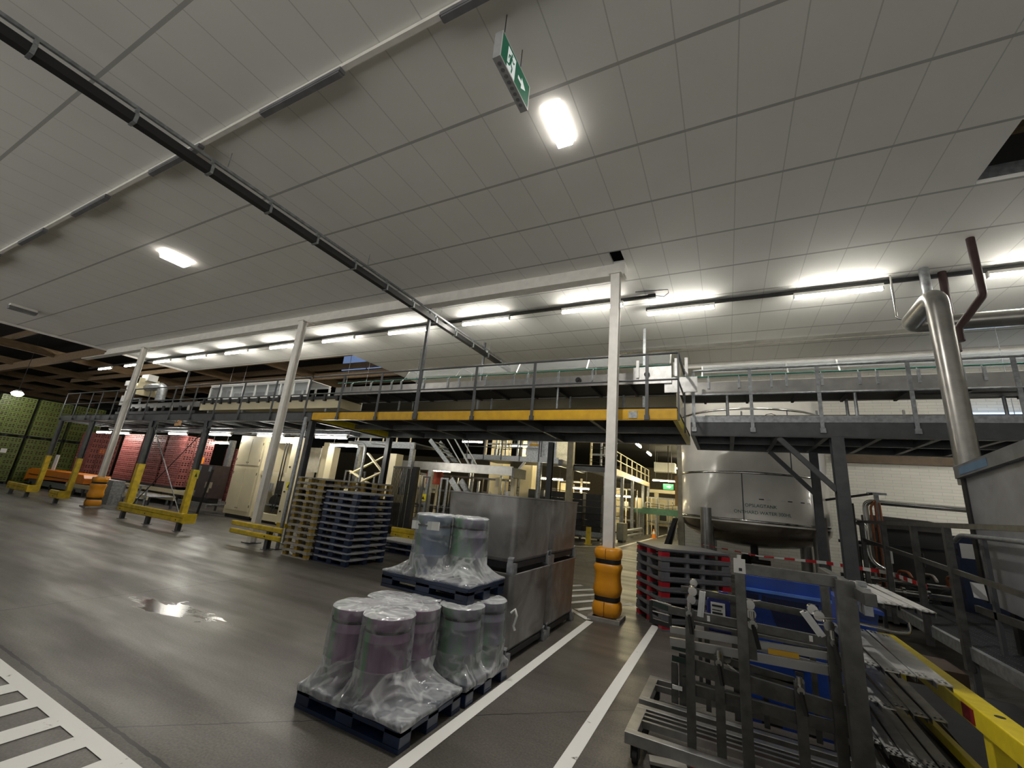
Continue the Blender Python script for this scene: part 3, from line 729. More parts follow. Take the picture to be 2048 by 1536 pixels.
support_post(-28.9, 8.1, 3.37, 'grey walkway post with yellow foot, farthest left before the green crates', 1.69)
support_post(-10.72, 8.1, 3.37, 'dark walkway post rising behind the yellow pallet stack', None, 0, .15)
support_post(-10.5, 11.1, 3.37, 'dark walkway post with white stripe beside the black fence', None, 0, .16)
support_post(-4.4, 11.1, 3.37, 'dark walkway post behind the steel bins', None, 0, .14)
support_post(1.86, 9.52, 3.36, 'grey walkway post at the front right of the tank', None, 0, .19)
support_post(1.80, 11.55, 3.36, 'dark walkway post just in front of the tank side', None, 0, .15)
for (y, lab) in ((9.52, 'grey diagonal brace under the front of the right walkway'), (11.55, 'dark diagonal brace under the back of the right walkway')):
    solo('diagonal_brace', MB().bar((.95, y - .02, 3.35), (1.78, y - .02, 2.42), .07, .09), GREY, lab, 'brace')
for x in (5.6, 9.0):
    support_post(x, 9.52, 3.36, 'grey walkway post far right under the walkway' if x < 6 else 'grey walkway post at the far end of the right walkway', None, 0, .19)
# crossed stays between two left posts
solo('stay_rod', MB().cyl((-19.8, 8.12, 3.1), (-16.2, 8.12, .08), .016, 6), GALV, 'thin stay rod falling from the middle post to the nearest left post', 'rod')
solo('stay_rod', MB().cyl((-19.8, 8.16, .2), (-16.2, 8.16, 3.2), .016, 6), DARK, 'thin stay rod rising from the middle post to the nearest left post', 'rod')

# lamps under the left walkway
def under(x0, x1, y, z, label): return tube_lamp(x0, x1, y, label, 'tubes under the left walkway', z, None, 3.625 if y < 11.2 else 8.3)
for (c, y, z, lab) in ((-29.0, 9.8, 3.08, 'tube lamp under the walkway, partly behind the farthest column'), (-27.3, 9.95, 3.08, 'tube lamp under the walkway just left of the middle post'), (-22.0, 9.95, 3.14, 'tube lamp under the walkway over the red crates'),
                      (-18.7, 9.95, 3.16, 'tube lamp under the walkway over the brown cabinet, nearer one'), (-15.3, 9.9, 3.16, 'tube lamp under the walkway behind the second white column'), (-12.0, 9.9, 3.16, 'tube lamp under the walkway above the pallet stacks, nearer one'),
                      (-13.6, 11.9, 3.12, 'tube lamp farther back above the pallet stacks'), (-22.0, 11.8, 3.0, 'tube lamp farther back over the brown cabinet')):
    under(c - .78, c + .78, y, z, lab)
for x0, lab in ((5.4, 'nearer the hopper'), (7.6, 'farther right')):
    tube_lamp(x0, x0 + 1.5, 12.6, 'tube lamp over the pumps behind the hopper, ' + lab, 'tubes over the pumps', 3.5, None, 6.6)  # unseen lamps added to brighten the tank and back wall
solo('cable_tray', MB().box(-28, -10.8, 9.6, 9.75, 3.24, 3.27).box(-28, -10.8, 9.6, 9.61, 3.27, 3.33), GALV, 'thin grey cable tray hanging under the left walkway', 'cable tray')
solo('square_clamp', MB().box(-17.9, -17.74, 7.9, 7.95, 3.16, 3.19).box(-17.9, -17.74, 7.9, 7.95, 3.27, 3.30).box(-17.9, -17.87, 7.9, 7.95, 3.19, 3.27).box(-17.77, -17.74, 7.9, 8.03, 3.19, 3.375), paint('pale_orange_clamp', (.6, .36, .16), .5), 'small pale orange square bracket under the left walkway beam', 'bracket')

t = thing('hanging_lamp', 'bright lamp far left hanging before the green crates', 'light', (-33.0, 7.25, 4.5))
put('globe', MB().lathe([(0, 4.50), (.18, 4.55), (.24, 4.66), (.16, 4.76)], -33.0, 7.25, 16), glow('green_side_lamp_glow', (1, 1, .95), 26), t)
put('cap', MB().lathe([(.16, 4.76), (.10, 4.85), (0, 4.86)], -33.0, 7.25, 16), PAPER, t)
put('cord', MB().cyl((-33.0, 7.25, 4.85), (-33.0, 7.25, 8.3), .012, 6), BLACK, t)

# ------------------------------------------------------------------ low barriers
def barrier(label, x0, x1, y, feet, zlo=(.22, .36), zhi=(.40, .54), end_ret=0, mat=YELD):
    t = thing('crash_barrier', label, 'barrier', ((x0 + x1) / 2, y, 0), None)
    def rail(z0, z1, nm):
        m = MB(); h = z1 - z0
        m.prism([(y, z0), (y + .03, z0), (y + .03, z0 + .02), (y + .012, z0 + .03), (y + .012, z1 - .03), (y + .03, z1 - .02), (y + .03, z1), (y, z1), (y - .03, z1 - .02), (y - .03, z0 + .02)], 'x', x0, x1)
        put(nm, m, mat, t)
    rail(*zlo, 'lower_rail')
    if zhi: rail(*zhi, 'upper_rail')
    for x in feet:
        top = (zhi or zlo)[1] - .04
        m = MB(); i_profile(m, x, y + .09, .012, top, .11, .11, .01); m.box(x - .10, x + .10, y + .0, y + .19, 0, .012)
        put('foot', m, GREY, t)
        put('bolt', MB().cyl((x, y - .04, zlo[0] + .07), (x, y - .028, zlo[0] + .07), .018, 8), DARK, t)
    if end_ret:
        xe = x1 if end_ret > 0 else x0
        put('end_return', MB().box(min(xe, xe + .03 * end_ret), max(xe, xe + .03 * end_ret), y - .02, y + .32, zlo[0], (zhi or zlo)[1]), mat, t)
    return t
barrier('yellow double rail barrier around the foot of the second white column', -11.55, -9.55, 7.02, [-10.1], (.24, .36), (.43, .55))
solo('angle_guard', MB().box(-10.75, -10.4, 7.7, 7.74, .45, .56).box(-10.44, -10.4, 7.74, 8.0, .45, .56), YELD, 'short yellow rail behind the second white column', 'barrier')
barrier('long yellow low barrier in front of the red crates', -17.4, -13.55, 6.85, [-17.2, -15.6, -13.85], (.24, .37), (.37, .50), 1)
barrier('yellow low barrier at far left beside the orange guard rail', -27.3, -25.0, 6.75, [-27.0, -25.2], (.22, .36), (.36, .50), 1)
barrier('small yellow barrier just left of the orange padded column guard', -22.7, -21.9, 6.75, [-22.25], (.22, .36), (.36, .50), 1)
barrier('short yellow barrier plate right of the blue pallet stack', -9.1, -8.2, 10.35, [-8.9, -8.4], (.30, .44), (.44, .58))
# vertical pole behind the barrier of column 2
t = thing('round_pole', 'slim grey pole standing right of the second white column', 'pole', (-10.1, 7.35, 0))
put('shaft', MB().cyl((-10.1, 7.40, .01), (-10.1, 7.40, 3.36), .05, 14), GALV, t)
put('foot_plate', MB().box(-10.22, -9.98, 7.28, 7.52, 0, .012), GREY, t)

# ------------------------------------------------------------------ conveyors on the walkways
def bottle_conveyor(label, pts, z0, z1, y0, y1, wall, step, legs, zdeck, guide=GREENR, hood=None):
    """a trough conveyor running along X: side walls, pan, guide rails on brackets, legs"""
    x0, x1 = pts
    t = thing('bottle_conveyor', label, 'conveyor', ((x0 + x1) / 2, (y0 + y1) / 2, zdeck))
    put('side_wall', MB().box(x0, x1, y0, y0 + .02, z0, z1).box(x0, x1, y0 - .03, y0, z0, z0 + .03), wall, t)
    put('side_wall', MB().box(x0, x1, y1 - .02, y1, z0, z1), wall, t)
    m = MB().box(x0, x1, y0 + .02, y1 - .02, z0 + .02, z0 + .05)
    x = x0 + .5
    while x < x1:
        m.box(x, x + .05, y0 + .02, y1 - .02, z0 - .03, z0 + .02); x += .9
    put('pan', m, NEARBLACK, t)
    put('chain', MB().box(x0, x1, y0 + .06, y1 - .06, z1 - .10, z1 - .06), STEEL, t)
    for yy, nm in ((y0 + .05, 'guide_rail'), (y1 - .05, 'guide_rail')):
        put(nm, MB().cyl((x0, yy, z1 + .16), (x1, yy, z1 + .16), .018, 8), guide, t)
    x = x0 + .35; i = 0
    while x < x1 - .1:
        put('bracket', MB().box(x - .022, x + .022, y0 - .045, y0 - .005, z1 - .16, z1 + .10).cyl((x, y0 - .02, z1 + .08), (x, y0 + .05, z1 + .16), .012, 6), GALV, t)
        x += step * (1.0 if i % 3 else .45); i += 1
    for x in legs:
        for y in (y0 + .08, y1 - .08):
            put('leg', MB().cyl((x, y, zdeck), (x, y, z0 + .02), .03, 8), GALV, t)
    return t
bottle_conveyor('grey bottle conveyor with green guide rail above the yellow walkway', (-11.4, -1.0), 4.46, 4.73, 9.2, 10.3, STEEL, .85, (-9.5, -6.0, -3.6, -2.2), 3.655)
bottle_conveyor('grey bottle conveyor crossing in front of the tank above the right walkway', (-.9, 9.5), 4.45, 4.74, 10.25, 11.1, STEEL, .62, (.1, 2.4, 4.8, 7.2), 3.675)
# drive plates and hand knob at the end of the first conveyor
t = thing('conveyor_drive', 'pale drive plate with a black hand knob at the right end of the bridge conveyor', 'machine part', (-1.3, 9.0, 4.4))
put('plate', MB().box(-1.75, -.95, 9.05, 9.08, 4.42, 4.80), ALU, t)
put('handle', MB().lathe([(.0, 0), (.05, 0), (.06, .02), (.05, .04), (0, .04)], 0, 0, 14), BLACK, t, (0, 0, 0)).matrix_local = Matrix.Translation((-.15, .02, .22)) @ Matrix.Rotation(PI / 2, 4, 'X')
for x in (-1.65, -1.45, -.85, -.65): put('bracket', MB().box(x - .03, x + .03, 9.0, 9.05, 4.55, 4.95), ALU, t)
put('lower_plate', MB().box(-1.1, -.45, 9.10, 9.13, 4.22, 4.55), ALU, t)
solo('star_knob', MB().cyl((-3.05, 9.18, 4.60), (-3.05, 9.13, 4.60), .07, 10).cyl((-3.05, 9.13, 4.60), (-3.05, 9.10, 4.60), .035, 8), BLACK, 'black star knob on the bridge conveyor side left of the column', 'knob')
# clear hood over the conveyor
def glassmat():
    m, nt, b = nodes_of('clear_hood')
    b.inputs['Base Color'].default_value = (.75, .78, .8, 1); b.inputs['Roughness'].default_value = .08
    tr = N(nt, 'ShaderNodeBsdfTransparent'); tr.inputs['Color'].default_value = (.9, .93, .95, 1)
    mx = N(nt, 'ShaderNodeMixShader'); mx.inputs['Fac'].default_value = .2
    L(nt, tr, 'BSDF', mx, 1); L(nt, b, 'BSDF', mx, 2); L(nt, mx, 'Shader', nt.nodes['Material Output'], 'Surface')
    return m
CLEAR = glassmat()
t = thing('conveyor_hood', 'clear plastic hood over the bridge conveyor just above its green rail', 'hood', (-4, 9.75, 4.9))
put('panel', MB().add([(-8.6, 9.3, 4.95), (-1.0, 9.3, 4.95), (-1.0, 9.5, 5.25), (-8.6, 9.5, 5.25), (-1.0, 10.1, 5.25), (-8.6, 10.1, 5.25)], [(0, 1, 2, 3), (3, 2, 4, 5)]), CLEAR, t)
for x in (-8.6, -6.7, -4.8, -2.9, -1.0):
    put('rib', MB().bar((x, 9.3, 4.93), (x, 9.5, 5.25), .03, .02).bar((x, 9.5, 5.25), (x, 10.1, 5.25), .02, .03).box(x - .015, x + .015, 10.08, 10.1, 4.9, 5.25), STEEL, t)
t = thing('conveyor_hood', 'long clear hood over the conveyor above the right walkway', 'hood', (4, 10.6, 4.95))
put('panel', MB().add([(-.4, 10.3, 4.98), (9.4, 10.3, 4.98), (9.4, 10.5, 5.22), (-.4, 10.5, 5.22), (9.4, 11.0, 5.22), (-.4, 11.0, 5.22)], [(0, 1, 2, 3), (3, 2, 4, 5)]), CLEAR, t)
for x in (-.4, 1.3, 2.2, 3.9, 5.6, 7.4, 9.3):
    put('rib', MB().bar((x, 10.3, 4.9), (x, 10.5, 5.22), .03, .02).bar((x, 10.5, 5.22), (x, 11.0, 5.22), .02, .03), STEEL, t)
# cable runs and pipe between deck and conveyor
t = thing('cable_run', 'white pipe frame with sagging dark cables above the yellow beam', 'cable run', (-5, 10.6, 3.655))
put('pipe', MB().tube([(-9.5, 10.7, 4.05), (-2.2, 10.7, 4.12), (-2.2, 10.7, 3.7)], .03, 8, .05), PAPER, t)
m = MB()
for i in range(4):
    m.tube([(-8.8 + .75 * j, 10.6 + .03 * i, 4.0 - .04 * i - .05 * (j % 2)) for j in range(9)], .012, 5)
put('cable', m, RUSTP, t)
for x in (-9.4, -7.9, -6.2, -4.4, -3.1): put('upright', MB().box(x - .02, x + .02, 10.66, 10.70, 3.655, 4.12), GALV, t)
t = thing('cable_run', 'thin rods and dark cables running behind the right walkway rail', 'cable run', (4, 11.3, 3.675))
put('pipe', MB().cyl((-.4, 11.3, 4.16), (9.4, 11.3, 4.16), .022, 8), POL, t)
m = MB()
for i in range(4): m.tube([(-.4 + 1.1 * j, 11.35 + .02 * i, 4.02 - .03 * i - .025 * (j % 2)) for j in range(9)], .010, 5)
m.tube([(1.0 + .15 * math.cos(a * .7), 11.3, 4.1 + .12 * math.sin(a * .7)) for a in range(14)], .008, 5)
put('cable', m, RUSTP, t)
for x in (.4, 1.9, 3.4, 5.2, 6.8): put('upright', MB().box(x - .02, x + .02, 11.28, 11.32, 3.675, 4.28), PAPER, t)

# machines on the left walkway
t = thing('filling_conveyor', 'cream conveyor bed with many clamps on the left walkway', 'conveyor', (-15, 9.6, 3.655))
put('bed', MB().box(-19.9, -11.4, 9.5, 10.4, 4.12, 4.42), CREAM, t)
put('chain', MB().box(-19.9, -11.4, 9.45, 10.4, 4.42, 4.52), DARK, t)
x = -19.6
while x < -11.5:
    put('clamp', MB().box(x - .05, x + .05, 9.42, 9.5, 4.36, 4.62), BLACK, t); x += .62
for x in (-19.4, -17.0, -14.6, -12.2): put('leg', MB().box(x - .05, x + .05, 9.6, 10.3, 3.655, 4.12), GALV, t)
put('valve_row', MB().box(-19.8, -11.5, 9.7, 10.3, 3.80, 3.92), CREAM, t)
t = thing('machine_hood', 'white framed machine hood with window openings on the left walkway', 'machine hood', (-16.2, 9.9, 4.55))
fr = MB()
X0, X1 = -19.4, -13.2
for y in (9.5, 10.4):
    fr.box(X0, X1, y - .03, y + .03, 5.08, 5.15).box(X0, X1, y - .03, y + .03, 4.55, 4.62)
for x in [X0 + i * (X1 - X0) / 8 for i in range(9)]:
    fr.box(x - .03, x + .03, 9.47, 9.53, 4.62, 5.08).box(x - .03, x + .03, 10.37, 10.43, 4.62, 5.08)
put('frame', fr, PAPER, t)
put('roof', MB().box(X0, X1, 9.45, 10.45, 5.15, 5.18), PAPER, t)
put('pane', MB().box(X0 + .05, X1 - .05, 9.495, 9.505, 4.62, 5.08), CLEAR, t)
t = thing('filling_machine', 'low shiny machine body with hoppers on the far left walkway', 'machine', (-24, 9.6, 3.655))
put('casing', MB().box(-27.4, -20.2, 9.6, 10.6, 4.3, 4.52), STEEL, t)
put('sloped_cover', MB().prism([(9.5, 4.52), (10.6, 4.52), (10.6, 4.78)], 'x', -24.8, -20.4), ALU, t)
put('lower_bed', MB().box(-27.6, -20.2, 9.5, 10.5, 3.95, 4.12), DARK, t)
for i in range(10): put('valve', MB().cyl((-27.2 + .72 * i, 9.48, 4.12), (-27.2 + .72 * i, 9.48, 4.34), .06, 8), STEEL if i % 2 else DARK, t)
for x in (-27.2, -24.8, -22.4, -20.4): put('leg', MB().box(x - .06, x + .06, 9.7, 10.4, 3.655, 3.95), DARK, t)
put('frame', MB().box(-27.0, -26.9, 9.5, 9.56, 4.5, 4.75).box(-25.5, -25.42, 9.5, 9.56, 4.5, 4.8).box(-27.0, -25.4, 9.5, 9.56, 4.74, 4.8), GALV, t)
t = thing('air_duct', 'fat grey elbow duct with cream fan housing above the left walkway', 'duct', (-25, 9.7, 4.6))
put('pipe', MB().tube([(-26.6, 9.7, 5.38), (-24.0, 9.7, 5.38), (-24.0, 9.7, 4.66)], .19, 14, .5), GALV, t)
put('fan_housing', MB().cyl((-26.7, 9.7, 5.38), (-25.6, 9.7, 5.38), .27, 16), CREAM, t)
put('flange', MB().box(-25.62, -25.55, 9.3, 10.1, 4.95, 5.80), CREAM, t)
put('motor_box', MB().box(-26.0, -25.3, 9.5, 9.9, 5.68, 6.0), PAPER, t)
solo('junction_box', MB().box(-27.9, -27.5, 9.6, 9.8, 5.55, 5.8).cyl((-27.7, 9.7, 5.0), (-27.7, 9.7, 5.55), .05, 8).box(-27.8, -27.6, 9.6, 9.8, 4.5, 5.0), PAPER, 'small white box on a stalk left of the duct', 'box')

# ------------------------------------------------------------------ crate stacks
def crate_mesh(nm, lx, ly, h, mat):
    m = MB(); t_ = .025
    # four walls with hand-hole and slots, drawn as rails and uprights
    for (a0, a1, fixed, ax) in ((-lx / 2, lx / 2, -ly / 2, 'x'), (-lx / 2, lx / 2, ly / 2 - t_, 'x'), (-ly / 2, ly / 2, -lx / 2, 'y'), (-ly / 2, ly / 2, lx / 2 - t_, 'y')):
        def bx(u0, u1, z0, z1, o=0):
            if ax == 'x': m.box(u0, u1, fixed + o, fixed + t_ - o, z0, z1)
            else: m.box(fixed + o, fixed + t_ - o, u0, u1, z0, z1)
        L_ = a1 - a0
        bx(a0, a1, 0, h * .20); bx(a0, a1, h * .78, h * .96)
        for u in (0, .30, .60, .9): bx(a0 + L_ * u, a0 + L_ * (u + .10), h * .20, h * .78)
        bx(a0, a1, h * .42, h * .54, .004)
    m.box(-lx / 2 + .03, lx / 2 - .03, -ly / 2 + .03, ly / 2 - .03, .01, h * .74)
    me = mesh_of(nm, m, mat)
    me.materials.append(paint('bottle_shadow_brown', (.035, .02, .012), .5))  # dark inner fill stands in for bottles and the shade in the crate
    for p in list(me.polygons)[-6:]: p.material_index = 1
    return me
RME = crate_mesh('red_crate', .405, .40, .285, RCR)
GME = crate_mesh('green_crate', .40, .435, .285, GCR)
def crate_obj(nm, me, loc, label, group):
    o = bpy.data.objects.new(nm, me); COL.objects.link(o); o.location = loc
    o['label'] = label; o['category'] = 'crate'; o['group'] = group
    return o
def crate_stack(nm, me, x0, ncol, y0, ndep, z0, nz, label, group, pitch=(.415, .41, .292), front=True, side=True):
    for k in range(nz):
        for i in range(ncol):
            for j in range(ndep):
                if not ((front and j == 0) or (side and i == ncol - 1)): continue
                if k == nz - 1 or j == 0 or i == ncol - 1:
                    crate_obj(nm, me, (x0 + pitch[0] * (i + .5), y0 + pitch[1] * (j + .5), z0 + pitch[2] * k), label, group)
Z0 = .70
RS = [(-34.0, 4, 10.6, 3, 'red crate in the leftmost red stack with the small orange card'), (-28.7, 5, 10.6, 3, 'red crate in the shaded stack just right of the farthest white column'),
      (-26.4, 5, 10.6, 2, 'red crate in the stack behind the middle yellow-footed post'), (-24.1, 4, 10.6, 3, 'red crate in the rightmost red stack beside the brown cabinet')]
for i, (x, n, y, d, lab) in enumerate(RS):
    crate_stack('bottle_crate', RME, x, n, y, d, Z0 + .14, 8, lab, 'red crates stack %d' % (i + 1))
def wood_pallet_simple(x0, x1, y0, y1, z, label, nm='crate_pallet', mat=DARK):
    t = thing(nm, label, 'pallet', ((x0 + x1) / 2, (y0 + y1) / 2, z))
    put('deck', MB().box(x0, x1, y0, y1, z + .11, z + .135), mat, t)
    for yy in (y0, (y0 + y1) / 2 - .04, y1 - .08): put('skid', MB().box(x0, x1, yy, yy + .08, z, z + .11), mat, t)
for (x, n, y, d, lab), w_ in zip(RS, ('leftmost red crate stack', 'shaded red crate stack', 'red crate stack behind the middle post', 'rightmost red crate stack')):
    wood_pallet_simple(x - .02, x + .415 * n + .02, y - .02, y + .41 * d + .02, Z0, 'dark pallet under the ' + w_)
for x, y, z, lab in ((-32.36, 11.0, 2.0, 'orange card on the leftmost red stack'), (-22.42, 11.2, 1.95, 'orange card on the rightmost red stack')):
    solo('orange_card', MB().box(x, x + .01, y, y + .32, z, z + .32), ORM, lab, 'card')
# roller tracks carrying the red stacks
def roller_track(label, x0, x1, y0, y1, z, mat=CREAM):
    t = thing('roller_conveyor', label, 'conveyor', ((x0 + x1) / 2, y0, 0))
    put('side_frame', MB().box(x0, x1, y0, y0 + .06, z - .16, z + .02), mat, t)
    put('side_frame', MB().box(x0, x1, y1 - .06, y1, z - .16, z + .02), mat, t)
    m = MB(); x = x0 + .1
    while x < x1: m.cyl((x, y0 + .06, z - .035), (x, y1 - .06, z - .035), .032, 8); x += .22
    put('rollers', m, GALV, t)
    x = x0 + .2
    while x < x1:
        put('leg', MB().box(x - .04, x + .04, y0, y0 + .06, 0, z - .16).box(x - .08, x + .08, y0 - .03, y0 + .09, 0, .01), GREY, t)
        put('leg', MB().box(x - .04, x + .04, y1 - .06, y1, 0, z - .16), GREY, t); x += 1.9
    return t
roller_track('cream roller track under the red crate stacks', -36, -21.0, 10.5, 11.95, .70)
roller_track('cream roller track in front of the red crates', -28.5, -20.6, 8.9, 9.9, .50)
roller_track('grey roller track beneath the brown cabinet', -20.4, -18.3, 9.9, 11.4, .42, GALV)
# orange transfer car
t = thing('transfer_car', 'long orange transfer car in front of the green crates', 'machine', (-31, 9.0, 0))
put('body', MB().prism([(-34.0, .28), (-33.9, .85), (-33.4, .95), (-26.9, .95), (-26.7, .80), (-26.7, .55), (-30, .50), (-33.5, .40)], 'y', 8.9, 9.9), ORM, t)
put('base', MB().box(-33.6, -26.9, 9.0, 9.8, .14, .40), GALV, t)
put('top_slot', MB().box(-33.5, -27.5, 8.885, 8.9, .62, .66), DARK, t)
for x in (-33.2, -30.5, -27.6): put('wheel', MB().cyl((x, 8.98, .13), (x, 9.06, .13), .13, 14), BLACK, t)
solo('white_placard', MB().box(-31.9, -31.5, 9.2, 9.24, .95, 1.75), PAPER, 'white placard standing above the orange transfer car', 'placard')
solo('grey_box', MB().box(-23.9, -22.3, 8.35, 8.75, .0, .95), GALV, 'grey metal box right behind the farthest padded column', 'box')
solo('metal_cart', MB().box(-20.9, -20.3, 8.2, 8.75, .86, .9).box(-20.9, -20.85, 8.2, 8.25, 0, .86).box(-20.35, -20.3, 8.2, 8.25, 0, .86).box(-20.9, -20.85, 8.7, 8.75, 0, .86).box(-20.35, -20.3, 8.7, 8.75, 0, .86).box(-20.9, -20.3, 8.2, 8.75, .4, .43), GALV, 'small metal trolley right of the farthest padded column', 'trolley')
# green crates: a wall of stacks facing the aisle, two pallets high
GX = -34.3
gi = 0
def green_unit(y0, z0, nz, ncol, label, group):
    for k in range(nz):
        for j in range(ncol):
            crate_obj('beer_crate', GME, (GX - .2, y0 + .445 * (j + .5), z0 + .292 * k), label, group)
names_g = ['leftmost', 'second', 'third', 'fourth']
cols = [(6.0, 2), (7.05, 3), (8.55, 3), (10.05, 3)]
for (y, n), nm in zip(cols, ('at the left picture edge', 'second from the left', 'third from the left', 'nearest the red crates')):
    gi += 1
    green_unit(y, .14, 8, n, 'green crate in the lower tier of the green stack %s' % nm, 'green crates lower %d' % gi)
    green_unit(y, 2.62, 7, n, 'green crate in the upper tier of the green stack %s' % nm, 'green crates upper %d' % gi)
    for z in (0, 2.475):
        wood_pallet_simple(GX - .5, GX, y, y + .445 * n, z, 'dark pallet under the %s green tier %s' % ('lower' if z < 1 else 'upper', nm))
for y, z, lab in ((7.75, 1.6, 'white label on the second green stack'), (9.9 + .8, 1.5, 'white label on the green stack nearest the red crates')):
    solo('paper_label', MB().box(GX + .005, GX + .012, y, y + .22, z, z + .22), PAPER, lab, 'label')

# distant red stack seen left of the cream cabinet
for i, (x, y) in enumerate(((-24.2, 13.4), (-22.2, 13.4))):
    crate_stack('bottle_crate', RME, x, 3, y, 1, 0, 10, 'deep red crate in the back stack left of the cream cabinet, %s one' % ('left' if i == 0 else 'right'), 'back red crates %d' % i, side=False)

# ------------------------------------------------------------------ cream machine and neighbours
t = thing('machine_cabinet', 'tall cream machine cabinet with four doors behind the second column', 'cabinet', (-17, 10.4, 0))
put('body', MB().box(-17.95, -16.25, 10.42, 11.9, .14, 3.22), CREAM, t)
put('plinth', MB().box(-17.9, -16.3, 10.5, 11.8, 0, .14), DARK, t)
for zz, (za, zb_) in enumerate(((.30, 1.92), (2.05, 3.10))):
    for i in range(2):
        x0 = -17.86 + i * .76
        d = put('door', MB().box(x0, x0 + .73, 10.395, 10.42, za, zb_), CREAM, t)
        for zh in (za + .2, zb_ - .2):
            xh = x0 - .012 if i == 0 else x0 + .73
            put('hinge', MB().box(xh, xh + .02, 10.385, 10.40, zh - .05, zh + .05), DARK, d)
        xk = x0 + .69 if i == 0 else x0 + .04
        put('lock', MB().cyl((xk, 10.38, za + .1), (xk, 10.397, za + .1), .018, 8), DARK, d)
t = thing('open_machine', 'open cream machine frame beside the tall cabinet', 'machine', (-15.4, 10.6, 0))
put('post', MB().box(-14.75, -14.45, 10.5, 10.8, .06, 3.24), CREAM, t)
put('post', MB().box(-14.75, -14.45, 11.9, 12.2, .06, 3.24), CREAM, t)
put('top_beam', MB().box(-16.25, -14.75, 10.5, 10.7, 2.98, 3.22), CREAM, t)
put('middle_beam', MB().box(-16.25, -14.75, 10.5, 10.65, 1.70, 1.88), CREAM, t)
put('bottom_beam', MB().box(-16.25, -14.75, 10.5, 10.75, .10, .34), CREAM, t)
put('back_panel', MB().box(-16.2, -14.8, 11.85, 11.9, 2.0, 3.0), paint('pale_panel', (.5, .47, .38), .5), t)
put('motor', MB().cyl((-16.0, 11.2, .75), (-15.2, 11.2, .75), .28, 14), DARK, t)
put('gear_box', MB().box(-15.9, -15.2, 11.0, 11.6, 1.05, 1.55), DARK, t)
for x in (-15.1, -14.95): put('chain', MB().cyl((x, 10.48, .4), (x, 10.48, 3.0), .022, 6), DARK, t)
for z in (.5, 1.2, 2.1): put('knob', MB().cyl((-14.6, 10.5, z), (-14.6, 10.46, z), .03, 8), DARK, t)
put('shelf', MB().box(-16.2, -14.8, 10.7, 11.8, .62, .66), GALV, t)
put('control_box', MB().box(-15.7, -15.45, 10.5, 10.6, 1.15, 1.45), GALV, t)
t = thing('brown_cabinet', 'dark brown machine cover with taped corners left of the cream cabinet', 'cabinet', (-19.3, 10, .6))
put('cover', MB().box(-20.1, -18.5, 9.98, 10.6, .62, 1.92), paint('brown_cover', (.075, .05, .052), .4), t)
for x, z in ((-19.6, 1.66), (-18.85, 1.66), (-19.6, .66), (-18.8, .66)): put('tape', MB().box(x, x + .16, 9.965, 9.98, z, z + .2), GALV, t)
put('stand', MB().box(-20.0, -18.6, 10.1, 10.5, .42, .62), DARK, t)
solo('valve_handle', MB().box(-18.62, -18.3, 9.85, 9.95, 1.02, 1.25).cyl((-18.45, 9.9, .85), (-18.45, 9.9, 1.05), .05, 8), paint('beige_valve', (.42, .36, .26), .5), 'small beige valve on the corner of the brown cover', 'valve')
solo('leaning_pole', MB().bar((-18.35, 9.7, .0), (-18.05, 9.7, 1.75), .06, .06), BLACK, 'black pole standing between the brown cover and the cream cabinet', 'pole')
for x0, x1, lab in ((-23.4, -23.1, 'left'), (-22.0, -21.7, 'right')):
    solo('pale_post', MB().box(x0, x1, 13.0, 13.2, 0, 3.3), GALV, 'pale upright before the back red crates, %s one' % lab, 'post')
def ysign(x, y, z, lab, s=.26):
    t = thing('warning_sign', lab, 'sign', (x, y, z))
    put('plate', MB().box(x - s / 2, x + s / 2, y - .01, y, z, z + s), SIGNY, t)
    put('symbol', MB().prism([(x - s * .3, z + s * .2), (x + s * .3, z + s * .2), (x + s * .05, z + s * .5), (x + s * .12, z + s * .5), (x - s * .1, z + s * .85), (x - s * .02, z + s * .58), (x - s * .12, z + s * .58)], 'y', y - .014, y - .01), BLACK, t)
ysign(-15.75, 8.0, 1.42, 'yellow sign on the nearest left walkway post')
ysign(-14.45, 10.5, 1.30, 'yellow sign on the cream frame just left of the yellow pallets')
ysign(-12.5, 16.01, 1.22, 'yellow sign on the grey post left of the steel bins', .3)
# cream machine further right, behind the pallet stacks
t = thing('lifting_machine', 'cream lifting machine with crossed scissor bars behind the pallet stacks', 'machine', (-13, 13, 0))
put('mast', MB().box(-12.0, -11.6, 12.8, 13.2, 1.2, 3.0), CREAM, t)
put('base', MB().box(-15.5, -11.4, 12.6, 13.4, 1.15, 1.45), CREAM, t)
put('plinth', MB().box(-15.4, -11.5, 12.7, 13.3, 0, 1.15), DARK, t)
for a, b in (((-13.9, 12.78, 2.1), (-12.0, 12.78, 2.95)), ((-13.9, 12.74, 2.2), (-12.0, 12.74, 1.5)), ((-13.9, 12.70, 1.5), (-12.0, 12.70, 2.3)), ((-13.0, 12.66, 2.95), (-12.0, 12.66, 2.2))):
    put('scissor_bar', MB().bar(a, b, .12, .05), CREAM, t)
put('panel', MB().box(-19.0, -16.6, 13.6, 13.8, 1.3, 3.1), CREAM, t)
put('column', MB().box(-16.2, -15.6, 13.0, 13.5, 0, 3.2), CREAM, t)
put('rod', MB().cyl((-16.8, 13.4, 1.2), (-16.8, 13.4, 3.2), .04, 6).cyl((-19.3, 13.4, 1.2), (-19.3, 13.4, 3.2), .04, 6), BLACK, t)
solo('air_hose', MB().tube([(-15.3 + .09 * i, 12.85 + .05 * math.sin(i * 1.6), 1.515 + .05 * math.cos(i * 1.6)) for i in range(34)], .018, 5), COPPER, 'coiled red-brown air hose above the yellow pallets', 'hose')
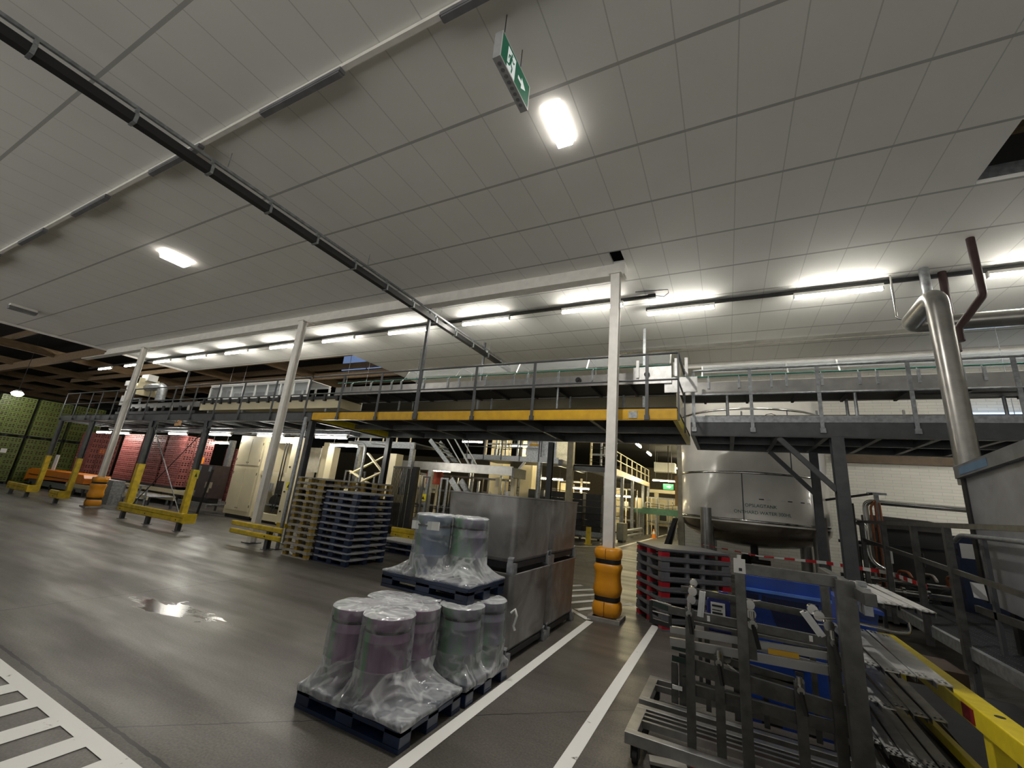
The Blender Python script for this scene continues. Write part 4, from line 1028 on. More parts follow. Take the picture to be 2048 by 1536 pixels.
# round arch pipes
for x, lab in ((-10.9, 'nearer'), (-12.1, 'farther')):
    solo('bent_pipe', MB().tube([(x - .9, 11.6, 3.25), (x, 11.6, 3.2), (x, 11.6, 1.2), (x, 11.6, 0)], .05, 8, .25), GALV, 'pale bent pipe frame behind the pallet stacks, %s one' % lab, 'pipe')
# black bar fence
t = thing('bar_fence', 'black vertical bar safety fence right of the pallet stacks', 'fence', (-9.8, 11.8, 0))
put('post', MB().box(-8.95, -8.78, 10.7, 10.86, 0, 2.42), BLACK, t)
put('post', MB().box(-10.35, -10.27, 12.1, 12.2, 0, 2.45), BLACK, t)
put('rail', MB().bar((-10.9, 12.0, 2.44), (-8.86, 10.8, 2.38), .05, .06), BLACK, t)
put('rail', MB().bar((-10.9, 12.0, .45), (-8.86, 10.8, .45), .05, .06), BLACK, t)
for i in range(17):
    u = i / 17
    put('bar', MB().cyl((-10.9 + 2.04 * u, 12.0 - 1.2 * u, .45), (-10.9 + 2.04 * u, 12.0 - 1.2 * u, 2.42), .016, 6), BLACK, t)

# ------------------------------------------------------------------ pallets
def pallet(name, label, group, lx, ly, h, deck_mat, block_mat, loc, rz=0, style='plastic'):
    """deck, skids and nine blocks; local frame centred on the base"""
    t = thing(name, label, 'pallet', loc, group, rz)
    z0, z1 = .022, h - .035
    m = MB()
    if style == 'wood':
        for i in range(5):
            y = -ly / 2 + (ly - .14) * i / 4; m.box(-lx / 2, lx / 2, y, y + .14, h - .02, h)
        for i in range(3):
            x = -lx / 2 + (lx - .12) * i / 2; m.box(x, x + .12, -ly / 2, ly / 2, h - .042, h - .02)
    else:
        m.box(-lx / 2, lx / 2, -ly / 2, ly / 2, h - .03, h)
        m.box(-lx / 2 + .01, lx / 2 - .01, -ly / 2 + .01, ly / 2 - .01, h - .045, h - .03)
    put('deck', m, deck_mat, t, (0, 0, 0))
    for i in range(3):
        y = -ly / 2 + (ly - .1) * i / 2
        put('skid', MB().box(-lx / 2, lx / 2, y, y + .1, 0, .022), deck_mat if style == 'wood' else block_mat, t, (0, 0, 0))
    me = None
    bw = .145 if style != 'wood' else .10
    for i in range(3):
        for j in range(3):
            x = -lx / 2 + bw / 2 + (lx - bw) * i / 2; y = -ly / 2 + .05 + (ly - .1) * j / 2
            if me is None: me = mesh_of('block', MB().box(-bw / 2, bw / 2, -.05, .05, 0, z1 - z0), block_mat)
            if i == 1 and j == 1 and style == 'wood': continue
            if style == 'wood': x *= .965; y *= .965
            o = bpy.data.objects.new('block', me); COL.objects.link(o); o.parent = t; o.location = (x, y, z0)
    if style == 'wood': put('shade_core', MB().box(-.05, .05, -.05, .05, z0, z1).box(-lx / 2 + .2, lx / 2 - .2, -.02, .02, z0, z1), NEARBLACK, t, (0, 0, 0))  # core and cross strip coloured near-black, standing in for shade in the gaps
    return t
def nth(i, n):
    if i == 0: return 'bottom'
    if i == n - 1: return 'topmost'
    if i == n - 2: return 'second from the top'
    w_ = ['', 'second', 'third', 'fourth', 'fifth', 'sixth', 'seventh', 'eighth', 'ninth', 'tenth', 'eleventh', 'twelfth', 'thirteenth']
    return w_[i] + ' from the bottom'
def pallet_stack(name, n, cx, cy, lx, ly, h, deck, block, what, group, rz=0, style='plastic', z0=0, jit=.012):
    first = None
    for i in range(n):
        lab = '%s, %s' % (what, nth(i, n))
        loc = (cx + random.uniform(-jit, jit), cy + random.uniform(-jit, jit), z0 + h * i)
        if first is None: first = pallet(name, lab, group, lx, ly, h, deck, block, loc, rz, style)
        else: dup(first, loc, lab, group, rz + random.uniform(-.01, .01))
pallet_stack('plastic_pallet', 11, -7.885, 7.68, 1.03, 1.16, .1415, PEDGE, NAVY, 'blue plastic pallet of the tall stack', 'blue plastic pallets in the tall stack')
pallet_stack('wooden_pallet', 13, -8.90, 7.50, .84, 1.06, .1385, WOOD, YWOOD, 'wooden pallet with yellow blocks left of the blue stack', 'wooden pallets left of the blue stack', 0, 'wood')
pallet_stack('wooden_pallet', 13, -8.62, 8.73, .92, .66, .1385, WOOD, YWOOD, 'wooden pallet with yellow blocks behind the blue stack', 'wooden pallets behind the blue stack', 0, 'wood')
pallet_stack('plastic_pallet', 2, -8.25, 9.95, 1.2, .8, .15, PEDGE, NAVY, 'navy pallet lying low before the short yellow barrier', 'low pallets by the barrier')
solo('board', MB().box(-8.85, -7.65, 9.56, 10.34, .302, .32), PAPER, 'white board lying on the low navy pallets', 'board')
# grey pallets with red corner blocks, turned to the aisle
gy = math.radians(33)
def loc2(cx, cy, u, v): return (cx + u * math.cos(gy) - v * math.sin(gy), cy + u * math.sin(gy) + v * math.cos(gy))
gc = loc2(-.97, 7.5, .59, .49)
def grey_pallet(label, loc, red, rz):
    t = thing('plastic_pallet', label, 'pallet', loc, 'grey plastic pallets beside the aisle', rz)
    lx, ly, h = 1.18, .98, .148
    put('deck', MB().box(-lx / 2, lx / 2, -ly / 2, ly / 2, h - .032, h).box(-lx / 2 + .02, lx / 2 - .02, -ly / 2 + .02, ly / 2 - .02, h - .05, h - .032), PGREY, t, (0, 0, 0))
    for y in (-ly / 2, -.06, ly / 2 - .12): put('skid', MB().box(-lx / 2, lx / 2, y, y + .12, 0, .03), PGREY, t, (0, 0, 0))
    for sx in (-1, 1):
        for sy in (-1, 1):
            put('corner_block', MB().box(min(sx * lx / 2, sx * (lx / 2 - .15)) + .006, max(sx * lx / 2, sx * (lx / 2 - .15)) - .006, min(sy * ly / 2, sy * (ly / 2 - .13)) + .006, max(sy * ly / 2, sy * (ly / 2 - .13)) - .006, .03, h - .05), PRED if red else PGREY, t, (0, 0, 0))
    for sy in (-1, 1):
        for u in (-.13, .13): put('round_block', MB().cyl((u, sy * (ly / 2 - .06), .03), (u, sy * (ly / 2 - .06), h - .05), .045, 14), PGREY, t, (0, 0, 0))
    for sx in (-1, 1): put('side_block', MB().box(sx * (lx / 2 - .06) - .055, sx * (lx / 2 - .06) + .055, -.06, .06, .03, h - .05), PRED if red else PGREY, t, (0, 0, 0))
    return t
reds = [1, 0, 1, 1, 1, 0, 0, 1]
for i in range(8):
    grey_pallet('grey pallet with %s corner blocks by the aisle, %s' % ('red' if reds[i] else 'grey', nth(i, 8)), (gc[0], gc[1], .15 * i), reds[i], gy)

# ------------------------------------------------------------------ wrapped keg pallets
def keg_pallet(label, x0, x1, y0, y1, z, h=.165, notch=False):
    t = thing('plastic_pallet', label, 'pallet', ((x0 + x1) / 2, (y0 + y1) / 2, z))
    top = MB().box(x0, x1, y0, y1, z + h - .035, z + h)
    put('deck', top, NAVY, t, None, .006)
    # rim with fork openings
    m = MB()
    m.box(x0, x1, y0, y0 + .02, z + h - .065, z + h - .035).box(x0, x1, y1 - .02, y1, z + h - .065, z + h - .035).box(x0, x0 + .02, y0, y1, z + h - .065, z + h - .035).box(x1 - .02, x1, y0, y1, z + h - .065, z + h - .035)
    put('rim', m, NAVY, t)
    for (ya, yb) in ((y0, y0 + .13), ((y0 + y1) / 2 - .07, (y0 + y1) / 2 + .07), (y1 - .13, y1)):
        put('skid', MB().box(x0, x1, ya, yb, z, z + .03), NAVY, t)
        for xa, xb in ((x0, x0 + .15), ((x0 + x1) / 2 - .09, (x0 + x1) / 2 + .09), (x1 - .15, x1)):
            put('block', MB().box(xa, xb, ya, yb, z + .03, z + h - .035), NAVY, t, None, .006)
    return t
P1 = (-3.19, -2.10, 2.80, 3.58); P2 = (-3.18, -2.08, 3.63, 4.42); P3 = (-3.36, -2.26, 3.78, 4.54)
keg_pallet('navy plastic pallet nearest the camera under two rows of wrapped kegs', *P1, 0)
keg_pallet('navy plastic pallet on the floor behind the nearest one', *P2, 0)
keg_pallet('navy plastic pallet lying on top of the rear keg group', *P3, .745, .15)
def keg(x, y, z, h, r, mat, label, group):
    t = thing('beer_keg', label, 'keg', (x, y, z), group)
    H = h
    prof = [(r * .80, 0), (r * .97, 0), (r, .012), (r, .05), (r * .965, .06), (r * .965, .075), (r * .995, .09), (r * .995, H * .30), (r * 1.02, H * .32), (r * 1.02, H * .335), (r * .995, H * .35),
            (r * .995, H * .66), (r * 1.02, H * .68), (r * 1.02, H * .695), (r * .995, H * .71), (r * .995, H - .115), (r * .96, H - .10), (r * .96, H - .088), (r, H - .075), (r, H - .012), (r * .97, H), (r * .88, H), (r * .86, H - .03)]
    put('barrel', MB().lathe(prof, 0, 0, 36), mat, t, (0, 0, 0))
    put('top_dish', MB().lathe([(r * .88, H - .03), (r * .5, H - .018), (.045, H - .014), (.045, H + .0), (0, H + .0)], 0, 0, 28), STEEL, t, (0, 0, 0))
    put('black_band', MB().lathe([(r * 1.004, H - .112), (r * 1.012, H - .108), (r * 1.012, H - .096), (r * 1.004, H - .092)], 0, 0, 36), BLACK, t, (0, 0, 0))
    return t
KH, KR = .575, .192
for (x, y, m_, lab) in ((-2.60, 3.10, KEG_P, 'purple and green keg at the right front of the nearest pallet'), (-2.985, 3.10, KEG_P, 'purple keg at the left front of the nearest pallet'),
                        (-2.60, 3.45, KEG_P, 'keg behind the right front one on the nearest pallet'), (-2.985, 3.45 + .04, KEG_P, 'keg at the rear left of the nearest pallet')):
    keg(x, y + (.04 if y > 3.3 else 0), .166, KH, KR, m_, lab, 'kegs on the nearest pallet')
for (x, y, m_, lab) in ((-2.34, 3.86, KEG_G, 'green keg at the front right of the rear floor pallet'), (-2.74, 3.86, KEG_B, 'dark keg at the front left of the rear floor pallet'),
                        (-2.285, 4.26, KEG_G, 'grey-green keg at the rear right of the rear floor pallet'), (-2.70, 4.27, KEG_B, 'keg at the rear left of the rear floor pallet, under the top pallet')):
    keg(x, y - .02, .166, KH, KR, m_, lab, 'kegs on the rear floor pallet')
for (x, y, m_, lab) in ((-2.93, 4.02, KEG_B, 'blue-grey wrapped keg on the raised pallet, left one'), (-2.60, 4.245, KEG_G, 'greenish wrapped keg on the raised pallet, right one')):
    keg(x, y, .911, .60, .195, m_, lab, 'kegs on the raised pallet')
# the film: a skin drawn over each keg group and pallet
def film(label, rect, zb, ztop, kegs, R, zk, seed, tail=0.10, low=None, side_drop=.0):
    x0, x1, y0, y1 = rect
    cx = sum(k_[0] for k_ in kegs) / len(kegs); cy = sum(k_[1] for k_ in kegs) / len(kegs)
    n = 120
    def hull(a):           # support-like radius of the keg cluster with a slight bridge between kegs
        d = (math.cos(a), math.sin(a)); best = 0
        for kx, ky in kegs:
            px_, py_ = kx - cx, ky - cy
            b = px_ * d[0] + py_ * d[1]; c = px_ * px_ + py_ * py_ - R * R
            disc = b * b - c
            if disc > 0: best = max(best, b + math.sqrt(disc))
        # bridge
        sup = max((kx - cx) * d[0] + (ky - cy) * d[1] for kx, ky in kegs) + R
        return best * .62 + sup * .38 * (.97)
    def rectr(a):
        dx, dy = math.cos(a), math.sin(a)
        tx = ((x1 - cx) if dx > 0 else (x0 - cx)) / dx if abs(dx) > 1e-6 else 1e9
        ty = ((y1 - cy) if dy > 0 else (y0 - cy)) / dy if abs(dy) > 1e-6 else 1e9
        return min(tx, ty)
    # angles including the corners of the pallet
    ang = sorted([2 * PI * i / n for i in range(n)] + [math.atan2(yy - cy, xx - cx) % (2 * PI) for xx in (x0, x1) for yy in (y0, y1)])
    NA = len(ang)
    levels = []
    Hk = ztop - zk
    for a in ang:
        hr, rr = hull(a) + .012, rectr(a) + .006
        col = []
        wob = lambda s_, f: (mnoise.noise(Vector((math.cos(a) * f + seed, math.sin(a) * f, s_))))
        col.append((rr, zb - tail * (.6 + .5 * wob(.3, 3)) ))
        col.append((rr + .003, zb - .01))
        col.append((rr - .004, zb + .006))
        for u in (.15, .3, .45, .6, .75, .88):
            q = (1 - u)
            r_ = hr + (rr - hr) * q
            flare = .26 * Hk * (u ** 1.7) * (1.0 if rr - hr > .12 else .6) * (1 + .35 * wob(1.7, 2.2))
            col.append((max(r_, hr + .004) + .012 * wob(2 + u, 6), zb + .008 + flare))
        for u in (.36, .48, .6, .72, .84, .95, 1.0):
            pull = .010 * wob(5 + u * 4, 9) + .006
            col.append((hr + max(pull, -.006) + (.02 * (1 - u)), zk + Hk * u))
        for q, dz in ((.97, .012), (.8, .016), (.6, .012), (.4, .018), (.2, .014)):
            col.append((hr * q, ztop + dz + .010 * wob(q * 9, 4)))
        levels.append(col)
    M_ = len(levels[0])
    t = thing('shrink_film', label, 'film', ((x0 + x1) / 2, (y0 + y1) / 2, zb))
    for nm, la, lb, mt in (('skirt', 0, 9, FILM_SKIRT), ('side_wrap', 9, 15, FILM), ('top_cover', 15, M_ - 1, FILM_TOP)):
        K = lb - la + 1; vs = []; fs = []
        for i, a in enumerate(ang):
            for r_, z in levels[i][la:lb + 1]: vs.append((cx + r_ * math.cos(a), cy + r_ * math.sin(a), z))
        for i in range(NA):
            j = (i + 1) % NA
            for l_ in range(K - 1): fs.append((i * K + l_, j * K + l_, j * K + l_ + 1, i * K + l_ + 1))
        if lb == M_ - 1:
            top = len(vs); vs.append((cx, cy, ztop + .015))
            for i in range(NA): fs.append((i * K + K - 1, ((i + 1) % NA) * K + K - 1, top))
        put(nm, MB().add(vs, fs, True), mt, t)
    return t
film('clear crinkled film draped over the nearest kegs and pallet', P1, .166, .166 + KH, [(-2.60, 3.10), (-2.985, 3.10), (-2.60, 3.49), (-2.985, 3.53)], KR, .166, 1.3, .055)
film('clear film wrapped tightly round the rear floor kegs', P2, .166, .735, [(-2.34, 3.84), (-2.74, 3.84), (-2.285, 4.24), (-2.70, 4.25)], KR, .166, 4.1, .10)
film('clear film around the raised kegs, bunched on their navy pallet', P3, .911, 1.515, [(-2.93, 4.02), (-2.60, 4.245)], .195, .911, 8.7, .02)
solo('white_card', MB().bar((-3.12, 3.865, 1.40), (-2.72, 3.815, 1.42), .012, .085), PAPER, 'white card strip taped to the top of the raised kegs', 'card')
solo('film_knot', MB().tube([(-2.06, 4.36, .62), (-2.02, 4.37, .66), (-2.0, 4.38, .60), (-2.03, 4.38, .50), (-2.01, 4.38, .46)], .014, 6), PAPER, 'white knotted film tail beside the steel bins', 'film knot')

# ------------------------------------------------------------------ steel bins
def steel_bin(label, x0, x1, y0, y1, z0, z1, group):
    t = thing('steel_bin', label, 'bin', ((x0 + x1) / 2, (y0 + y1) / 2, z0), group)
    zb = z0 + .115
    n = 8; rad = .07; tap = .035
    def rr(z, ins, zz=None):
        out = []
        for cx, cy, a0 in ((x1 - ins - rad, y1 - ins - rad, 0), (x0 + ins + rad, y1 - ins - rad, 90), (x0 + ins + rad, y0 + ins + rad, 180), (x1 - ins - rad, y0 + ins + rad, 270)):
            for i in range(n + 1):
                a = math.radians(a0 + 90 * i / n); out.append((cx + rad * math.cos(a), cy + rad * math.sin(a), z))
        return out
    K = 4 * (n + 1)
    rings = [rr(zb, tap + .03), rr(zb + .04, tap), rr(z1 - .02, .012), rr(z1 - .015, 0), rr(z1, 0), rr(z1, .03), rr(zb + .06, tap + .02)]
    m = MB(); vs = [p for r_ in rings for p in r_]
    fs = [(i * K + j, i * K + (j + 1) % K, (i + 1) * K + (j + 1) % K, (i + 1) * K + j) for i in range(len(rings) - 1) for j in range(K)]
    fs.append(tuple(range(K - 1, -1, -1))); fs.append(tuple((len(rings) - 1) * K + j for j in range(K)))
    m.add(vs, fs, False)
    put('body', m, BINM, t)
    for yy in (y0 + .06, y1 - .12): put('under_frame', MB().box(x0 + .05, x1 - .05, yy, yy + .06, z0 + .04, zb), DARK, t)
    for xx in (x0 + .05, x1 - .11): put('under_frame', MB().box(xx, xx + .06, y0 + .12, y1 - .12, z0 + .05, zb), DARK, t)
    for xx in (x0 + .02, x1 - .10):
        for yy in (y0 - .01, y1 - .10):
            put('foot', MB().box(xx, xx + .09, yy, yy + .10, z0, zb + .0).prism([(yy - .012, z0 + .02), (yy, z0 + .02), (yy, zb + .03), (yy + .03, zb + .07), (yy - .012, zb + .05)], 'x', xx + .01, xx + .08), GALV, t)
    return t
steel_bin('near lower stainless bin behind the wrapped kegs', -3.26, -2.20, 4.66, 5.84, 0, .93, 'stainless bins')
steel_bin('near upper stainless bin stacked behind the wrapped kegs', -3.26, -2.20, 4.66, 5.84, .93, 1.80, 'stainless bins')
steel_bin('far lower stainless bin with rust stains by the white line', -3.24, -2.22, 5.92, 7.05, 0, .93, 'stainless bins')
steel_bin('far upper stainless bin with rust stains nearest the orange guard', -3.24, -2.22, 5.92, 7.05, .93, 1.80, 'stainless bins')

# ------------------------------------------------------------------ steel tank
TX, TY, TR = .60, 13.65, 1.76
t = thing('storage_tank', 'huge round stainless storage tank on legs behind the right walkway', 'tank', (TX, TY, 0))
prof = [(0, 1.05), (.5, 1.08), (1.0, 1.15), (1.4, 1.27), (1.62, 1.40), (TR - .03, 1.52), (TR, 1.66), (TR, 4.80), (TR - .25, 4.92), (0, 5.0)]
put('shell', MB().lathe(prof[6:], TX, TY, 96), TANKM, t)
put('bottom_dish', MB().lathe(prof[:7], TX, TY, 96), paint('polished_dish', (.42, .37, .31), .24, .9, var=.15, scale=2), t)
TB = TANKM.node_tree.nodes['Principled BSDF']; TB.inputs['Coat Weight'].default_value = .6; TB.inputs['Coat Roughness'].default_value = .10
for z in (1.70, 2.84, 4.45): put('weld_band', MB().lathe([(TR + .001, z), (TR + .010, z + .012), (TR + .010, z + .045), (TR + .001, z + .057)], TX, TY, 96), POL, t)
def tang(deg, r=TR): return (TX + r * math.cos(math.radians(deg)), TY + r * math.sin(math.radians(deg)))
for deg, za, zb_ in ((-98, 1.75, 2.84), (-62, 2.9, 4.45)):
    x, y = tang(deg, TR + .002); put('seam', MB().box(x - .012, x + .012, y - .006, y + .006, za, zb_), GREY, t)
for i in range(12):
    if i % 3 == 0: continue
    a0, a1 = math.radians(-92 + i * 5), math.radians(-92 + i * 5 + 3.4)
    r_ = TR + .004
    put('scuff_mark', MB().add([(TX + r_ * math.cos(a), TY + r_ * math.sin(a), z) for z in (2.24, 2.262) for a in (a0, (a0 + a1) / 2, a1)], [(0, 1, 4, 3), (1, 2, 5, 4)]), DARK if i % 2 else PAPER, t)
def wrap_text(body, size, deg, z, mat):
    vs, fs = text_mesh(body, size)
    a0 = math.radians(deg); out = []
    for x, y, _ in vs:
        a = a0 + x / TR; r_ = TR + .006
        out.append((TX + r_ * math.cos(a), TY + r_ * math.sin(a), z + y))
    put('lettering', MB().add(out, fs), mat, t)
LET = paint('green_lettering', (.03, .15, .11), .5, var=.05)
wrap_text('OPSLAGTANK', .105, -86, 2.09, LET)
wrap_text('ONTHARD WATER 300HL', .105, -85, 1.93, LET)
for deg, lab in ((-128, 'leg'), (-40, 'leg'), (128, 'leg'), (40, 'leg')):
    x, y = tang(deg, TR - .02)
    m = MB().cyl((x, y, .02), (x, y, 1.96), .155, 20); put('leg', m, STEEL, t)
    m = MB()
    for dx in (-.10, -.03, .04, .11):
        m.cyl((x + dx, y - .135 + abs(dx) * .5, .03), (x + dx, y - .135 + abs(dx) * .5, 1.90), .02, 8)
    put('leg_rib', m, paint('rib_reflection_white', (.88, .86, .82), .28, .35, var=.05), t)  # near-white base colour stands in for lamps mirrored in the polished ribs
    put('leg_foot', MB().cyl((x, y, 0), (x, y, .02), .24, 20), STEEL, t)
put('outlet', MB().cyl((TX, TY - .3, .75), (TX, TY - .3, 1.08), .09, 12).cyl((TX - .35, TY - .3, .72), (TX + .35, TY - .3, .72), .06, 10).cyl((TX - .2, TY - .36, .66), (TX - .2, TY - .24, .80), .12, 10), DARK, t)
# barrier tape
TAPE = mat_tape('red_white_tape', (.75, .75, .72), (.55, .015, .02), .42, 'X')
m = MB()
pts = [(-.6, 12.05, 1.05), (.6, 11.5, .98), (1.80, 11.45, 1.0), (2.62, 10.6, 1.02), (2.6, 8.8, 1.02)]
for a, b in zip(pts, pts[1:]):
    ha, hb = [.025 if p[0] < 1.7 else .065 for p in (a, b)]
    m.quad(a, b, (b[0], b[1], b[2] + hb), (a[0], a[1], a[2] + ha))
def tape2():
    m2, nt, b = nodes_of('barrier_tape')
    g = N(nt, 'ShaderNodeNewGeometry'); sx = N(nt, 'ShaderNodeSeparateXYZ'); L(nt, g, 'Position', sx, 'Vector')
    d = N(nt, 'ShaderNodeMath', operation='MULTIPLY_ADD'); d.inputs[1].default_value = -1.0; L(nt, sx, 'Y', d, 0); L(nt, sx, 'X', d, 2)
    q = N(nt, 'ShaderNodeMath', operation='FLOORED_MODULO'); q.inputs[1].default_value = .40; L(nt, d, 'Value', q, 0)
    c = N(nt, 'ShaderNodeMath', operation='LESS_THAN'); c.inputs[1].default_value = .20; L(nt, q, 'Value', c, 0)
    mi = N(nt, 'ShaderNodeMixRGB'); mi.inputs['Color1'].default_value = (.75, .75, .72, 1); mi.inputs['Color2'].default_value = (.55, .012, .015, 1)
    L(nt, c, 'Value', mi, 'Fac'); L(nt, mi, 'Color', b, 'Base Color'); b.inputs['Roughness'].default_value = .4
    return m2
solo('barrier_tape', m, tape2(), 'red and white barrier tape strung past the tank legs and pumps', 'tape')
# dark panels leaning on the pier left of the tank
for i, (y, lab) in enumerate(((13.75, 'dark board leaning against the pier left of the tank, front one'), (14.02, 'dark board leaning against the pier left of the tank, back one'))):
    d = .13 * i
    solo('leaning_board', MB().add([(-1.98 + d, y, 0), (-1.86 + d, y, 0), (-1.34, y, 1.6), (-1.44, y, 1.6), (-1.98 + d, y + .22, 0), (-1.86 + d, y + .22, 0), (-1.34, y + .22, 1.6), (-1.44, y + .22, 1.6)],
         [(0, 1, 2, 3), (7, 6, 5, 4), (1, 5, 6, 2), (4, 0, 3, 7), (3, 2, 6, 7), (4, 5, 1, 0)]), DARK, lab, 'board')
solo('pier_rail', MB().box(-1.40, -1.33, 13.95, 14.05, 1.95, 2.85), paint('rusty_ochre', (.33, .19, .05), .6), 'rusty ochre bracket on the pier left of the tank', 'bracket')

# ------------------------------------------------------------------ pipes and hopper at the right
t = thing('vent_pipe', 'big steel pipe rising past the right walkway and bending under the ceiling', 'pipe', (3.0, 8.0, 2.6))
put('riser', MB().tube([(3.0, 8.0, 2.5), (3.0, 8.0, 5.38), (3.0, 9.15, 5.34), (9, 9.15, 5.34)], .138, 18, .22), paint('vent_pipe_steel', (.42, .41, .385), .3, .8, var=.2), t)
put('joint', MB().lathe([(.139, 2.7), (.155, 2.7), (.155, 2.76), (.139, 2.76)], 3.0, 8.0, 20), STEEL, t)
solo('drain_pipe', MB().tube([(3.01, 9.61, 6.6), (3.01, 9.61, 5.66), (9, 9.61, 5.62)], .02, 8, .08), POL, 'thin bright pipe dropping from the ceiling left of the big pipe', 'pipe')
solo('ceiling_pipe', MB().tube([(3.47, 9.52, 6.6), (3.47, 9.52, 5.2)], .075, 12), GALV, 'grey stub pipe from the ceiling just left of the big bend', 'pipe')
solo('ceiling_pipe', MB().tube([(3.80, 9.75, 6.6), (3.80, 9.75, 5.0)], .062, 12), RUSTP, 'dark red-brown stub pipe from the ceiling behind the big bend', 'pipe')
solo('ceiling_pipe', MB().tube([(3.78, 8.62, 6.6), (3.78, 8.62, 5.55), (3.42, 8.62, 5.02), (3.42, 8.62, 4.8)], .055, 12, .04), RUSTP, 'red-brown pipe from the ceiling bending back right of the big bend', 'pipe')
# grey hopper
t = thing('grey_hopper', 'large grey metal hopper at the right picture edge by the gangway', 'hopper', (3.2, 6.5, 1.0))
HX = 2.86
m = MB().prism([(7.8, 1.05), (7.8, 2.62), (3.2, 2.95), (3.2, .9), (5.2, .9)], 'x', HX, HX + 2.2)
put('body', m, paint('hopper_grey', (.33, .335, .36), .45, .5, var=.3, scale=2), t)
put('rim', MB().prism([(7.86, 2.56), (7.86, 2.72), (3.2, 3.07), (3.2, 2.90)], 'x', HX - .07, HX + 2.25), paint('hopper_rim', (.22, .225, .235), .4, .5), t)
put('blue_patch', MB().prism([(7.7, 2.60), (7.7, 2.70), (7.0, 2.75), (7.0, 2.65)], 'x', HX - .074, HX - .07), paint('blue_patch', (.10, .17, .26), .6), t)
put('corner_edge', MB().box(HX - .02, HX + .04, 7.76, 7.86, 1.05, 2.62), BLACK, t)
put('bolt', MB().cyl((HX - .03, 6.4, 2.35), (HX, 6.4, 2.35), .05, 12), STEEL, t)
for xa, ya, zt_ in ((HX + .1, 7.5, 1.1), (HX + 1.9, 7.5, 1.1), (HX + .1, 3.6, 1.0)): put('leg', MB().box(xa, xa + .1, ya, ya + .1, .56, zt_), DARK, t)
# gangway
t = thing('gangway', 'low metal gangway with open grating floor beside the pumps', 'gangway', (3.5, 7, 0))
put('stringer', MB().box(2.50, 2.56, 3.0, 11.2, .42, .56), GALV, t)
put('stringer', MB().box(5.3, 5.36, 3.0, 11.2, .42, .56), STEEL, t)
m = MB()
y = 3.05
while y < 11.2: m.box(2.56, 5.3, y, y + .008, .53, .56); y += .055
x = 2.6
while x < 5.3: m.box(x, x + .006, 3.0, 11.2, .535, .555); x += .11
put('grating', m, GREY, t)
for x in (2.53, 5.33):
    for y in (4.2, 7.49, 10.8): put('leg', MB().box(x - .03, x + .03, y - .03, y + .03, 0, .42), GREY, t)
t = thing('guard_rail', 'pale grey handrail along the low gangway at right', 'railing', (2.5, 7.5, .42))
put('top_rail', MB().box(2.46, 2.51, 3.0, 11.6, 1.90, 1.96), BARE, t)
put('mid_rail', MB().bar((2.485, 3.0, 1.18), (2.485, 11.4, 1.58), .03, .06), BARE, t)
for y in (4.3, 7.49, 8.6, 10.0, 11.4): put('post', MB().box(2.45, 2.52, y - .04, y + .04, .30, 1.90), BARE, t)
t = thing('guard_rail', 'second handrail with a curved end on the far side of the gangway', 'railing', (2.75, 7.0, .56))
put('top_rail', MB().tube([(2.75, 8.1, 1.74), (2.75, 7.9, 1.83), (2.75, 5.6, 1.80), (2.75, 5.5, 1.3)], .028, 10, .1), GALV, t)
put('post', MB().box(2.73, 2.77, 7.3, 7.36, .56, 1.82), GREY, t)
put('mid_rail', MB().box(2.73, 2.77, 3.2, 7.8, .92, 1.0), BARE, t)
# pumps and pipework in front of the back wall
t = thing('pump_skid', 'row of pumps and valves on a skid before the pale block wall', 'pump', (3.6, 12.4, 0))
put('manifold', MB().tube([(2.2, 11.9, .62), (5.2, 11.9, .62)], .06, 10), POL, t)
put('manifold', MB().tube([(2.2, 12.3, .78), (5.2, 12.3, .78)], .045, 10), POL, t)
for i in range(5):
    x = 2.5 + .5 * i
    put('valve', MB().cyl((x, 12.0, .62), (x, 12.0, 1.15), .05, 10).cyl((x - .1, 12.0, .95), (x + .1, 12.0, .95), .03, 8), STEEL if i % 2 else DARK, t)
    put('actuator', MB().cyl((x, 12.0, 1.15), (x, 12.0, 1.42), .075, 12), PAPER if i in (1, 3) else BLACK, t)
for i in range(3):
    x = 2.8 + .75 * i
    put('motor', MB().cyl((x, 12.7, .45), (x, 13.3, .45), .2, 14), DARK, t)
put('cross_pipe', MB().box(2.2, 5.0, 12.1, 12.16, 1.46, 1.52), DARK, t)
for i in range(7):
    x = 2.35 + .38 * i
    put('flange', MB().cyl((x, 11.9, .62), (x + .05, 11.9, .62), .11, 14), POL, t)
    put('branch_pipe', MB().tube([(x + .1, 12.3, .78), (x + .1, 12.3, 1.0), (x + .22, 12.15, 1.0), (x + .22, 12.0, .9)], .03, 8, .06), POL if i % 2 else COPPER, t)
put('skid_frame', MB().box(2.2, 5.2, 11.8, 13.5, .05, .14).box(2.3, 2.4, 11.9, 12.0, 0, .05).box(5.0, 5.1, 13.3, 13.4, 0, .05), GREY, t)
solo('bent_pipe', MB().tube([(2.3, 12.4, 1.95), (2.75, 12.4, 1.95), (2.75, 12.4, 1.1), (3.2, 12.4, .85)], .07, 12, .2).cyl((2.42, 12.4, 1.95), (2.52, 12.4, 1.95), .14, 14).cyl((2.62, 12.3, 1.42), (2.62, 12.45, 1.42), .12, 12), POL, 'polished pipe with a swan-neck bend beside the pump skid', 'pipe')
solo('copper_pipes', MB().tube([(3.05, 12.6, 2.42), (2.95, 12.6, 2.3), (2.95, 12.6, .5)], .025, 8, .05).tube([(3.05, 12.65, 2.45), (3.05, 12.65, .5)], .022, 8).tube([(3.12, 12.6, 2.4), (3.15, 12.6, .5)], .02, 8), COPPER, 'bundle of thin copper pipes rising beside the pumps', 'pipe')
